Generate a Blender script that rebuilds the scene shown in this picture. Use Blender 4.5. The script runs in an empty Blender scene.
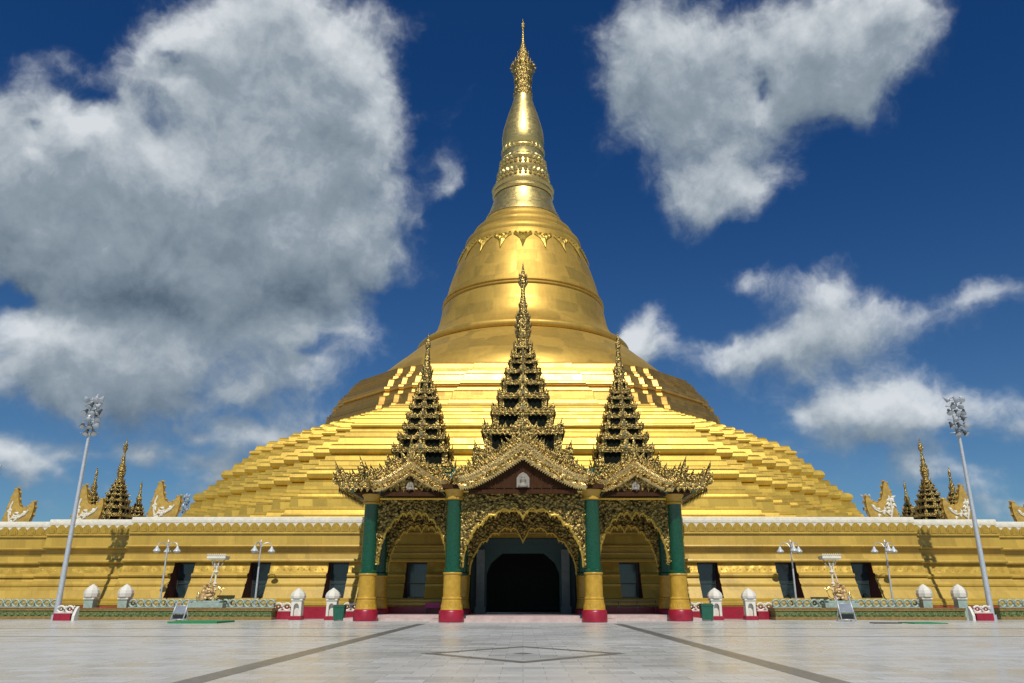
import bpy, bmesh, math, random
from mathutils import Vector, Matrix
random.seed(7)
R = math.radians
scn = bpy.context.scene
col = scn.collection

# ------------------------------------------------------------------ camera
FPX, PITCH, EYE = 770.0, R(18.44), 1.6
VX = 523.0                       # column of the picture that looks straight along +Y
cam_d = bpy.data.cameras.new("camera")
cam_d.sensor_width = 36.0
cam_d.lens = 36.0 * FPX / 1024.0
cam_d.clip_end = 6000
cam = bpy.data.objects.new("camera", cam_d)
col.objects.link(cam)
cam.location = (0, 0, EYE)
cam.rotation_euler = (R(90) + PITCH, 0, 0)
cam_d.shift_x = (512 - VX) / 1024.0      # the photograph is cropped a little off centre
scn.camera = cam

# ------------------------------------------------------------------ measuring helpers (survey of the photo -> metres)
def ray(px, py):
    a = (px - VX) / FPX; b = (341.5 - py) / FPX
    F = math.cos(PITCH) - b * math.sin(PITCH)
    U = math.sin(PITCH) + b * math.cos(PITCH)
    return a / F, U / F
def xat(px, py, Y): return ray(px, py)[0] * Y
def zat(py, Y): return EYE + ray(VX, py)[1] * Y
def gY(py): return -EYE / ray(VX, py)[1]

# ------------------------------------------------------------------ light
SUN_EL, SUN_AZ = R(51), R(-2.0)
sd = bpy.data.lights.new("sun", 'SUN')
sd.energy = 3.7; sd.angle = R(0.5); sd.color = (1.0, 0.955, 0.87)
sun = bpy.data.objects.new("sun", sd); col.objects.link(sun)
dirv = Vector((math.sin(SUN_AZ) * math.cos(SUN_EL), math.cos(SUN_AZ) * math.cos(SUN_EL), -math.sin(SUN_EL)))
sun.rotation_euler = dirv.to_track_quat('-Z', 'Y').to_euler()
scn.view_settings.view_transform = 'Standard'
scn.view_settings.look = 'None'
scn.view_settings.gamma = 1.0
scn.view_settings.exposure = 0.0
scn.view_settings.use_curve_mapping = False

SKY_STRENGTH = 0.09
world = bpy.data.worlds.new("World"); scn.world = world
world.use_nodes = True
wt = world.node_tree; wt.nodes.clear()

# clouds: (px, py, rx, ry, weight, brightness)
CL = [
 (265,40,100,75,1.0,.62),(330,60,70,70,1.0,.60),(200,60,75,60,.9,.62),(60,115,85,62,.9,.55),(20,190,75,75,.9,.52),
 (150,170,90,70,.9,.62),(295,150,85,85,1.05,.66),(352,110,38,70,.7,.70),(230,210,120,70,1.1,.48),(60,240,95,60,1.0,.42),
 (330,235,75,60,.9,.40),(180,280,130,42,1.0,.22),(290,285,80,40,.8,.26),(50,290,60,28,.6,.30),
 (62,340,66,36,1.2,.78),(150,355,80,42,1.0,.42),(130,395,100,30,.9,.36),(20,380,60,32,1.0,.66),(235,335,72,38,.8,.60),(330,348,60,34,.95,.74),(290,385,60,24,.7,.46),
 (250,400,36,18,.55,.46),(110,440,110,22,.55,.34),(250,436,75,16,.55,.42),(372,175,22,55,.42,.6),
 (452,166,24,28,.8,.62),(436,190,16,14,.5,.6),
 (655,70,62,85,1.0,.52),(760,40,120,72,1.1,.52),(860,40,80,55,1.0,.56),(800,100,85,55,.95,.54),(690,130,60,55,.8,.56),
 (715,190,66,38,.95,.58),(765,195,36,34,.8,.72),(610,100,28,40,.6,.5),(915,10,50,34,.7,.58),
 (650,332,36,34,1.15,.72),(632,352,32,30,.9,.55),
 (830,275,40,30,.7,.72),(800,310,62,34,.85,.6),(870,322,72,26,.8,.62),(720,358,55,22,.75,.62),(790,350,80,22,.75,.48),(735,285,28,22,.75,.6),
 (980,303,34,20,1.0,.66),(928,322,30,16,.45,.55),
 (905,392,66,34,1.15,.74),(835,412,74,32,1.05,.58),(940,420,50,20,.65,.48),(1005,410,46,24,.75,.5),(840,448,60,16,.5,.42),
 (85,100,30,13,-.85,.6),(75,120,18,13,-.7,.6),(188,66,22,9,-.75,.6),(28,142,13,9,-.7,.6),(8,296,34,15,-.9,.5),(392,290,18,24,-.6,.5),(312,352,14,8,-.5,.5),(770,75,12,7,-.6,.5),
 (20,470,60,18,.5,.42),(180,465,110,18,.5,.38),(310,425,50,14,.45,.45),(1000,500,50,22,.6,.4),(900,470,60,16,.35,.4),(1080,300,70,40,.8,.55),(-90,120,80,60,.8,.5),
]
def azel(px, py):
    xr, zr = ray(px, py)
    az = math.atan(xr); return az, math.atan(zr * math.cos(az))
def nn(t, typ, **kw):
    n = t.nodes.new(typ)
    for k, v in kw.items(): setattr(n, k, v)
    return n
def math_n(t, op, a, b=None, c=None, clamp=False):
    n = nn(t, 'ShaderNodeMath', operation=op); n.use_clamp = clamp
    for i, v in enumerate((a, b, c)):
        if v is None: continue
        if isinstance(v, (int, float)): n.inputs[i].default_value = v
        else: t.links.new(v, n.inputs[i])
    return n.outputs[0]
def vmath(t, op, a, b=None, c=None):
    n = nn(t, 'ShaderNodeVectorMath', operation=op)
    for i, v in enumerate((a, b, c)):
        if v is None: continue
        if isinstance(v, tuple): n.inputs[i].default_value = v
        else: t.links.new(v, n.inputs[i])
    return n.outputs['Value'] if op == 'DOT_PRODUCT' else n.outputs[0]

g = bpy.data.node_groups.new("cloud_field", 'ShaderNodeTree')
g.interface.new_socket("Dir", in_out='INPUT', socket_type='NodeSocketVector')
g.interface.new_socket("Density", in_out='OUTPUT', socket_type='NodeSocketFloat')
g.interface.new_socket("Bright", in_out='OUTPUT', socket_type='NodeSocketFloat')
gi = nn(g, 'NodeGroupInput'); go = nn(g, 'NodeGroupOutput')
def noise(t, vec, scale, detail=6, rough=.55, lac=2.0, dist=0.0):
    n = nn(t, 'ShaderNodeTexNoise'); n.inputs['Scale'].default_value = scale
    n.inputs['Detail'].default_value = detail; n.inputs['Roughness'].default_value = rough
    n.inputs['Lacunarity'].default_value = lac; n.inputs['Distortion'].default_value = dist
    if vec is not None: t.links.new(vec, n.inputs['Vector'])
    return n
dv = gi.outputs[0]
wn = noise(g, dv, 7.0, 5, .55)
warp = vmath(g, 'MULTIPLY_ADD', wn.outputs['Color'], (.13, .13, .13), (-.065, -.065, -.065))
dw = vmath(g, 'ADD', dv, warp)
sep = nn(g, 'ShaderNodeSeparateXYZ'); g.links.new(dw, sep.inputs[0])
az = math_n(g, 'ARCTAN2', sep.outputs[0], sep.outputs[1])
el = math_n(g, 'ARCSINE', sep.outputs[2])
cmb = nn(g, 'ShaderNodeCombineXYZ'); g.links.new(az, cmb.inputs[0]); g.links.new(el, cmb.inputs[1])
S = 0.0; B = 0.0
for (px, py, rx, ry, w, br) in CL:
    a0, e0 = azel(px, py); a1, _ = azel(px + rx, py); _, e1 = azel(px, py - ry)
    ra = abs(a1 - a0)*.93; re = abs(e1 - e0)*.93
    q = vmath(g, 'MULTIPLY_ADD', cmb.outputs[0], (1/ra, 1/re, 0), (-a0/ra, -e0/re, 0))
    d = vmath(g, 'DOT_PRODUCT', q, q)
    gg = math_n(g, 'POWER', 0.42, d)
    S = math_n(g, 'MULTIPLY_ADD', gg, w, S)
    B = math_n(g, 'MULTIPLY_ADD', gg, w * br, B)
# a broken field of fair weather cumulus for the rest of the sky (behind the camera)
nb = noise(g, dv, 2.6, 3, .5)
back = math_n(g, 'MULTIPLY', math_n(g, 'SUBTRACT', nb.outputs['Fac'], .42), 5.0, clamp=True)
sp0 = nn(g, 'ShaderNodeSeparateXYZ'); g.links.new(dv, sp0.inputs[0])
bm_ = math_n(g, 'MULTIPLY', math_n(g, 'SUBTRACT', .15, sp0.outputs[1]), 3.0, clamp=True)
S = math_n(g, 'MULTIPLY_ADD', back, bm_, S)
B = math_n(g, 'MULTIPLY_ADD', math_n(g, 'MULTIPLY', back, bm_), .6, B)
# low broken cumulus all round the horizon
nl = noise(g, vmath(g, 'MULTIPLY', dv, (1, 1, 1.9)), 9.0, 3, .5)
lowc = math_n(g, 'MULTIPLY', math_n(g, 'SUBTRACT', nl.outputs['Fac'], .46), 4.5, clamp=True)
qb = math_n(g, 'MULTIPLY', math_n(g, 'SUBTRACT', sp0.outputs[2], .115), 9.0)
lb = math_n(g, 'MULTIPLY', math_n(g, 'MULTIPLY', math_n(g, 'POWER', .37, math_n(g, 'MULTIPLY', qb, qb)), lowc), .85)
S = math_n(g, 'ADD', S, lb); B = math_n(g, 'MULTIPLY_ADD', lb, .50, B)
S1 = S
S = math_n(g, 'MULTIPLY', S, .74)
n1 = noise(g, dw, 10.0, 11, .62)
n2 = noise(g, dv, 3.2, 4, .5)
f = math_n(g, 'MULTIPLY_ADD', math_n(g, 'SUBTRACT', n1.outputs['Fac'], .5), 1.5, S)
f = math_n(g, 'MULTIPLY_ADD', math_n(g, 'SUBTRACT', n2.outputs['Fac'], .5), .5, f)
g.links.new(f, go.inputs[0])
bb = math_n(g, 'DIVIDE', B, math_n(g, 'MAXIMUM', S1, .05))
bb = math_n(g, 'MULTIPLY_ADD', math_n(g, 'SUBTRACT', bb, .5), 1.05, .50)
g.links.new(bb, go.inputs[1])

tc = nn(wt, 'ShaderNodeTexCoord')
dirn = vmath(wt, 'NORMALIZE', tc.outputs['Generated'])
def cf(v):
    n = nn(wt, 'ShaderNodeGroup'); n.node_tree = g; wt.links.new(v, n.inputs[0]); return n
c0 = cf(dirn)
c1 = cf(vmath(wt, 'NORMALIZE', vmath(wt, 'ADD', dirn, (0.004, -0.012, 0.028))))
mr = nn(wt, 'ShaderNodeMapRange', interpolation_type='SMOOTHERSTEP')
wt.links.new(c0.outputs[0], mr.inputs[0])
mr.inputs[1].default_value = .20; mr.inputs[2].default_value = 1.12
mr.inputs[3].default_value = 0; mr.inputs[4].default_value = .95
relief = math_n(wt, 'SUBTRACT', c0.outputs[0], c1.outputs[0])
shade = math_n(wt, 'MULTIPLY_ADD', relief, .60, c0.outputs[1])
bil = noise(wt, dirn, 17.0, 8, .58, dist=.4)
shade = math_n(wt, 'MULTIPLY_ADD', math_n(wt, 'SUBTRACT', bil.outputs['Fac'], .5), .55, shade)
# thin edges read paler than the core
thick = nn(wt, 'ShaderNodeMapRange'); wt.links.new(c0.outputs[0], thick.inputs[0])
thick.inputs[1].default_value = .4; thick.inputs[2].default_value = 1.8; thick.inputs[3].default_value = .10; thick.inputs[4].default_value = -.10
shade = math_n(wt, 'ADD', shade, thick.outputs[0])
ramp = nn(wt, 'ShaderNodeValToRGB')
wt.links.new(shade, ramp.inputs[0])
e = ramp.color_ramp.elements
e[0].position = .0; e[0].color = (.105, .148, .195, 1)
e[1].position = 1.0; e[1].color = (.70, .74, .77, 1)
m_ = ramp.color_ramp.elements.new(.5); m_.color = (.285, .345, .400, 1)
csc = vmath(wt, 'MULTIPLY', ramp.outputs[0], tuple([1.0 / SKY_STRENGTH] * 3))
sky = nn(wt, 'ShaderNodeTexSky', sky_type='NISHITA')
sky.sun_disc = False
sky.sun_elevation = SUN_EL
sky.sun_rotation = math.pi
sky.altitude = 300; sky.air_density = 1.0; sky.dust_density = .4; sky.ozone_density = 3.0
sx_ = nn(wt, 'ShaderNodeSeparateXYZ'); wt.links.new(dirn, sx_.inputs[0])
low = nn(wt, 'ShaderNodeMapRange', interpolation_type='SMOOTHSTEP'); wt.links.new(sx_.outputs[2], low.inputs[0])
low.inputs[1].default_value = .0; low.inputs[2].default_value = .62
tint = nn(wt, 'ShaderNodeMix', data_type='RGBA'); wt.links.new(low.outputs[0], tint.inputs['Factor'])
tint.inputs[6].default_value = (.38, .57, .70, 1); tint.inputs[7].default_value = (.10, .35, .66, 1)
skyc = vmath(wt, 'MULTIPLY', sky.outputs[0], tint.outputs[2])
mix = nn(wt, 'ShaderNodeMix', data_type='RGBA')
wt.links.new(mr.outputs[0], mix.inputs['Factor'])
wt.links.new(skyc, mix.inputs[6]); wt.links.new(csc, mix.inputs[7])
bg = nn(wt, 'ShaderNodeBackground'); bg.inputs['Strength'].default_value = SKY_STRENGTH
wt.links.new(mix.outputs[2], bg.inputs['Color'])
wo = nn(wt, 'ShaderNodeOutputWorld'); wt.links.new(bg.outputs[0], wo.inputs[0])

# ------------------------------------------------------------------ materials
def base_mat(name):
    m = bpy.data.materials.new(name); m.use_nodes = True
    t = m.node_tree; p = t.nodes['Principled BSDF']
    return m, t, p
def ramp_mix(t, fac, c1, c2, p0=.3, p1=.7):
    r = nn(t, 'ShaderNodeValToRGB'); t.links.new(fac, r.inputs[0])
    r.color_ramp.elements[0].position = p0; r.color_ramp.elements[0].color = (*c1, 1)
    r.color_ramp.elements[1].position = p1; r.color_ramp.elements[1].color = (*c2, 1)
    return r.outputs[0]
def obj_co(t, scale=(1, 1, 1)):
    c = nn(t, 'ShaderNodeTexCoord'); mp = nn(t, 'ShaderNodeMapping'); mp.inputs['Scale'].default_value = scale
    t.links.new(c.outputs['Object'], mp.inputs[0]); return mp.outputs[0]
def simple(name, c, rough=.5, metal=0.0, var=.15, scale=3.0, bump=0.0, bscale=20, spec=.5, stretch=(1, 1, 1)):
    m, t, p = base_mat(name)
    n = noise(t, obj_co(t, stretch), scale, 5, .6)
    c1 = tuple(max(0, v * (1 - var)) for v in c); c2 = tuple(min(1, v * (1 + var)) for v in c)
    t.links.new(ramp_mix(t, n.outputs['Fac'], c1, c2), p.inputs['Base Color'])
    p.inputs['Metallic'].default_value = metal
    p.inputs['Specular IOR Level'].default_value = spec
    rr = nn(t, 'ShaderNodeMapRange'); t.links.new(n.outputs['Fac'], rr.inputs[0])
    rr.inputs[3].default_value = rough * .85; rr.inputs[4].default_value = min(1, rough * 1.15)
    t.links.new(rr.outputs[0], p.inputs['Roughness'])
    if bump:
        b = nn(t, 'ShaderNodeBump'); b.inputs['Strength'].default_value = bump; b.inputs['Distance'].default_value = .05
        n2 = noise(t, obj_co(t), bscale, 4, .6); t.links.new(n2.outputs['Fac'], b.inputs['Height'])
        t.links.new(b.outputs[0], p.inputs['Normal'])
    return m
def gilded(name, c, rough=.38, metal=.75, plate=(2.2, .9), wear=.35, bump=.25, dark=(.30, .17, .03), seams=False):
    """gold leaf on masonry: plates with slightly different tilt and gloss, rain streaks, worn patches"""
    m, t, p = base_mat(name)
    co = obj_co(t)
    big = noise(t, obj_co(t, (.12, .12, .35)), 1.6, 6, .62)
    streak = noise(t, obj_co(t, (1.1, 1.1, .09)), 1.8, 6, .65)
    fine = noise(t, co, 6.0, 5, .65)
    ww = math_n(t, 'MULTIPLY', math_n(t, 'MULTIPLY', big.outputs['Fac'], streak.outputs['Fac']), 2.0)
    r = nn(t, 'ShaderNodeMapRange'); t.links.new(ww, r.inputs[0])
    r.inputs[1].default_value = .38; r.inputs[2].default_value = .78; r.inputs[3].default_value = 0; r.inputs[4].default_value = wear
    mx = nn(t, 'ShaderNodeMix', data_type='RGBA')
    t.links.new(r.outputs[0], mx.inputs['Factor'])
    mx.inputs[6].default_value = (*c, 1); mx.inputs[7].default_value = (*dark, 1)
    t.links.new(mx.outputs[2], p.inputs['Base Color'])
    p.inputs['Metallic'].default_value = metal
    # plates: cell noise on the surface gives each sheet its own gloss and tilt
    vor = nn(t, 'ShaderNodeTexVoronoi', feature='F1'); vor.inputs['Scale'].default_value = 1.0
    vor.distance = 'CHEBYCHEV'; vor.inputs['Randomness'].default_value = .35
    t.links.new(obj_co(t, (plate[1], plate[1], plate[0])), vor.inputs['Vector'])
    sp = nn(t, 'ShaderNodeSeparateColor'); t.links.new(vor.outputs['Color'], sp.inputs[0])
    if seams:   # riveted sheets laid in courses
        sx_ = nn(t, 'ShaderNodeSeparateXYZ'); t.links.new(co, sx_.inputs[0])
        cb = nn(t, 'ShaderNodeCombineXYZ'); t.links.new(math_n(t, 'ADD', sx_.outputs[0], sx_.outputs[1]), cb.inputs[0]); t.links.new(sx_.outputs[2], cb.inputs[1])
        br = nn(t, 'ShaderNodeTexBrick'); br.offset = .37; t.links.new(cb.outputs[0], br.inputs['Vector'])
        br.inputs['Scale'].default_value = 1.0; br.inputs['Brick Width'].default_value = 1.5; br.inputs['Row Height'].default_value = .75
        br.inputs['Mortar Size'].default_value = .012; br.inputs['Mortar Smooth'].default_value = .5
        br.inputs['Color1'].default_value = (0, 0, 0, 1); br.inputs['Color2'].default_value = (1, 1, 1, 1); br.inputs['Mortar'].default_value = (.5, .5, .5, 1)
        sp = nn(t, 'ShaderNodeSeparateColor'); t.links.new(br.outputs['Color'], sp.inputs[0])
        m2 = nn(t, 'ShaderNodeMix', data_type='RGBA'); t.links.new(math_n(t, 'MULTIPLY', br.outputs['Fac'], .45), m2.inputs['Factor'])
        h2 = nn(t, 'ShaderNodeHueSaturation'); t.links.new(mx.outputs[2], h2.inputs['Color']); t.links.new(math_n(t, 'MULTIPLY_ADD', sp.outputs[0], .22, .89), h2.inputs['Value'])
        t.links.new(h2.outputs[0], m2.inputs[6]); m2.inputs[7].default_value = (.16, .09, .015, 1); t.links.new(m2.outputs[2], p.inputs['Base Color'])
    rs = math_n(t, 'MULTIPLY_ADD', sp.outputs[0], rough * .35, rough * .80)
    rs = math_n(t, 'MULTIPLY_ADD', fine.outputs['Fac'], rough * .15, rs)
    t.links.new(rs, p.inputs['Roughness'])
    b = nn(t, 'ShaderNodeBump'); b.inputs['Strength'].default_value = bump; b.inputs['Distance'].default_value = .06
    hh = math_n(t, 'ADD', math_n(t, 'MULTIPLY', sp.outputs[1], .05 if seams else .25), math_n(t, 'MULTIPLY', fine.outputs['Fac'], .8))
    t.links.new(hh, b.inputs['Height']); t.links.new(b.outputs[0], p.inputs['Normal'])
    return m
def filigree(name, c=(.70, .49, .15), dark=(.07, .045, .012), scale=7.0, rough=.30, bump=.9, metal=.85):
    m, t, p = base_mat(name)
    v = nn(t, 'ShaderNodeTexVoronoi', feature='SMOOTH_F1'); v.inputs['Scale'].default_value = scale
    co = obj_co(t); wn_ = noise(t, co, scale * .6, 3, .5)
    t.links.new(vmath(t, 'ADD', co, vmath(t, 'MULTIPLY', wn_.outputs['Color'], (.12, .12, .12))), v.inputs['Vector'])
    n = noise(t, co, scale * 1.7, 4, .6)
    hh = math_n(t, 'MULTIPLY_ADD', n.outputs['Fac'], .5, v.outputs['Distance'])
    t.links.new(ramp_mix(t, hh, c, dark, .45, .95), p.inputs['Base Color'])
    p.inputs['Metallic'].default_value = metal; p.inputs['Roughness'].default_value = rough
    b = nn(t, 'ShaderNodeBump'); b.inputs['Strength'].default_value = bump; b.inputs['Distance'].default_value = .12; b.invert = True
    t.links.new(hh, b.inputs['Height']); t.links.new(b.outputs[0], p.inputs['Normal'])
    return m
M = {}
M['gold'] = gilded('gold_leaf', (.54, .365, .058), rough=.40, metal=.58, bump=.16, seams=True)
M['gold_oct'] = gilded('gold_leaf_browned', (.60, .36, .085), rough=.37, metal=.80, bump=.16, seams=True)  # brown of the side reflections put into the colour; same gilding as gold
M['gold_bell'] = gilded('gold_leaf_bell', (.57, .365, .072), rough=.50, metal=.66, plate=(.45, .3), bump=.05, wear=.35)
M['gold_wall'] = gilded('gold_paint_wall', (.49, .325, .048), rough=.40, metal=.07, bump=.2, wear=.42, seams=True)
M['gold_pale'] = gilded('gold_plate_pale', (.62, .47, .17), rough=.38, metal=.82, plate=(2.6, 1.8), bump=.35, wear=.4, dark=(.25, .22, .10))
M['relief'] = filigree('gold_relief', (.56, .37, .06), (.42, .26, .035), 1.6, .42, .4, .45)
M['filigree'] = filigree('gilded_carving')
M['carve'] = filigree('gilded_screen', (.46, .32, .09), (.04, .03, .01), 5.0, .32, 1.0, .8)
M['spark'] = simple('bright_gilding', (.82, .60, .24), .28, .95, .2, 8, .4, 14)
M['petal'] = simple('petal_gold', (.42, .27, .035), .5, .25, .2, 4, .2, 12)
M['white'] = simple('white_plaster', (.68, .655, .57), .6, 0, .10, 2.0, .15, 14)
M['cream'] = simple('cream_plaster', (.70, .66, .54), .6, 0, .12, 3.0, .1, 14)
M['pilaster'] = simple('shade_grey_pilaster', (.17, .20, .19), .6, 0, .2, 2)  # pale pilasters toned down, porch shade put into the colour
M['ornament_gold'] = simple('ornament_gold_paint', (.47, .30, .06), .45, .15, .25, 3, .15, 10)
M['figure'] = simple('shade_toned_figure', (.26, .235, .19), .65)  # cream darkened to carry the shade inside the gable
M['maroon'] = simple('maroon_paint', (.13, .042, .026), .6, 0, .2, 2)
M['red'] = simple('red_paint', (.30, .012, .030), .34, 0, .2, 2.5, .1, 9)
M['green'] = simple('green_glass_mosaic', (.004, .068, .032), .12, 0, .35, 9.0, .25, 26)
M['col_gold'] = simple('column_gold_paint', (.50, .29, .03), .35, .05, .18, 3, .12, 10)
M['teal'] = simple('teal_roof', (.025, .15, .125), .5, 0, .25, 3, .2, 12)
M['teal_wall'] = simple('shaded_teal_paint', (.04, .085, .08), .6, 0, .15, 2)  # teal paint, darkened further to stand for the doorway's shade
M['wood'] = simple('brown_wood', (.050, .020, .007), .7, 0, .35, 2, .2, 14, spec=.12, stretch=(5, 5, .4))
M['dark'] = simple('opening_shade', (.010, .012, .008), .9, spec=.05)  # near-black painted as shade in tier openings and under the roof slabs
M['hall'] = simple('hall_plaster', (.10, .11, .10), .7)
M['glass'] = simple('window_glass', (.022, .042, .046), .10, 0, .5, 1.2, .05, 2, spec=.8)
M['frame'] = simple('dark_frame', (.035, .03, .028), .45)
M['steel'] = simple('galvanised_steel', (.52, .55, .58), .42, .35, .12, 6)
M['lampw'] = simple('lamp_glass', (.52, .56, .58), .25, 0, .06)
M['lampd'] = simple('lamp_housing', (.10, .11, .12), .4, .4)
M['planter_gold'] = simple('planter_gold', (.25, .155, .04), .6, .0, .3, 5, .3, 14)
M['ring'] = simple('mint_white_balustrade', (.30, .39, .34), .55, 0, .2, 5, .1, 15)
M['bin'] = simple('green_plastic', (.012, .10, .06), .4, 0, .15)
M['mat'] = simple('green_mat', (.02, .22, .07), .85, 0, .2, 12, .2, 40)
M['dmat'] = simple('dark_mat', (.05, .055, .055), .85, 0, .2, 12)
M['magenta'] = simple('magenta_cloth', (.30, .03, .14), .7)
M['pink_step'] = simple('pink_marble', (.52, .40, .37), .35, 0, .15, 2)
M['railmetal'] = simple('shade_toned_iron', (.16, .165, .16), .5, .3, .2, 5)  # metal colour dimmed to imitate the shade of the side bay
M['panel'] = simple('grey_panel', (.26, .29, .32), .3, .2, .15, 3)
M['screen'] = simple('dark_panel', (.02, .022, .025), .2)
M['trim_red'] = simple('gilded_red', (.50, .34, .15), .45, .25, .6, 7, .3, 20)
# green relief panel with leaf pattern
def leaf_panel():
    m, t, p = base_mat('green_leaf_relief')
    v = nn(t, 'ShaderNodeTexVoronoi'); v.inputs['Scale'].default_value = 5.0
    t.links.new(obj_co(t, (1.2, 1, 1.5)), v.inputs['Vector'])
    t.links.new(ramp_mix(t, v.outputs['Distance'], (.02, .10, .03), (.15, .17, .05), .25, .6), p.inputs['Base Color'])
    p.inputs['Roughness'].default_value = .5
    b = nn(t, 'ShaderNodeBump'); b.inputs['Strength'].default_value = .6; b.inputs['Distance'].default_value = .05; b.invert = True
    t.links.new(v.outputs['Distance'], b.inputs['Height']); t.links.new(b.outputs[0], p.inputs['Normal'])
    return m
M['leaf'] = leaf_panel()
def marble(name, tile=1.0, c1=(.50, .51, .485), c2=(.66, .665, .64)):
    m, t, p = base_mat(name)
    co = obj_co(t)
    br = nn(t, 'ShaderNodeTexBrick'); br.offset = .5; br.squash = 1.0
    t.links.new(co, br.inputs['Vector'])
    br.inputs['Scale'].default_value = 1.0 / tile
    br.inputs['Mortar Size'].default_value = .008; br.inputs['Mortar Smooth'].default_value = .2; br.inputs['Bias'].default_value = 0
    br.inputs['Brick Width'].default_value = 1.0; br.inputs['Row Height'].default_value = .62
    br.inputs['Color1'].default_value = (0, 0, 0, 1); br.inputs['Color2'].default_value = (1, 1, 1, 1); br.inputs['Mortar'].default_value = (.2, .2, .2, 1)
    vein = noise(t, co, 1.1, 8, .62, dist=1.6)
    big = noise(t, co, .09, 4, .55)
    f_ = math_n(t, 'MULTIPLY_ADD', vein.outputs['Fac'], .5, math_n(t, 'MULTIPLY', br.outputs['Color'], .30))
    f_ = math_n(t, 'MULTIPLY_ADD', math_n(t, 'SUBTRACT', big.outputs['Fac'], .5), .6, f_)
    cc = ramp_mix(t, f_, c1, c2, .15, .75)
    mx = nn(t, 'ShaderNodeMix', data_type='RGBA'); t.links.new(br.outputs['Fac'], mx.inputs['Factor'])
    t.links.new(cc, mx.inputs[6]); mx.inputs[7].default_value = (.27, .27, .25, 1)
    t.links.new(mx.outputs[2], p.inputs['Base Color'])
    rr = nn(t, 'ShaderNodeMapRange'); t.links.new(big.outputs['Fac'], rr.inputs[0])
    rr.inputs[1].default_value = .3; rr.inputs[2].default_value = .7; rr.inputs[3].default_value = .14; rr.inputs[4].default_value = .32
    t.links.new(math_n(t, 'MULTIPLY_ADD', br.outputs['Color'], .10, rr.outputs[0]), p.inputs['Roughness'])
    b = nn(t, 'ShaderNodeBump'); b.inputs['Strength'].default_value = .12; b.inputs['Distance'].default_value = .01
    t.links.new(math_n(t, 'MULTIPLY_ADD', vein.outputs['Fac'], .3, math_n(t, 'MULTIPLY', br.outputs['Color'], .4)), b.inputs['Height']); t.links.new(b.outputs[0], p.inputs['Normal'])
    return m
M['marble'] = marble('plaza_marble')
M['band'] = simple('grey_marble_band', (.175, .175, .165), .3, 0, .25, 3)
M['band2'] = simple('pale_grey_band', (.22, .225, .21), .3, 0, .2, 3)

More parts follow.
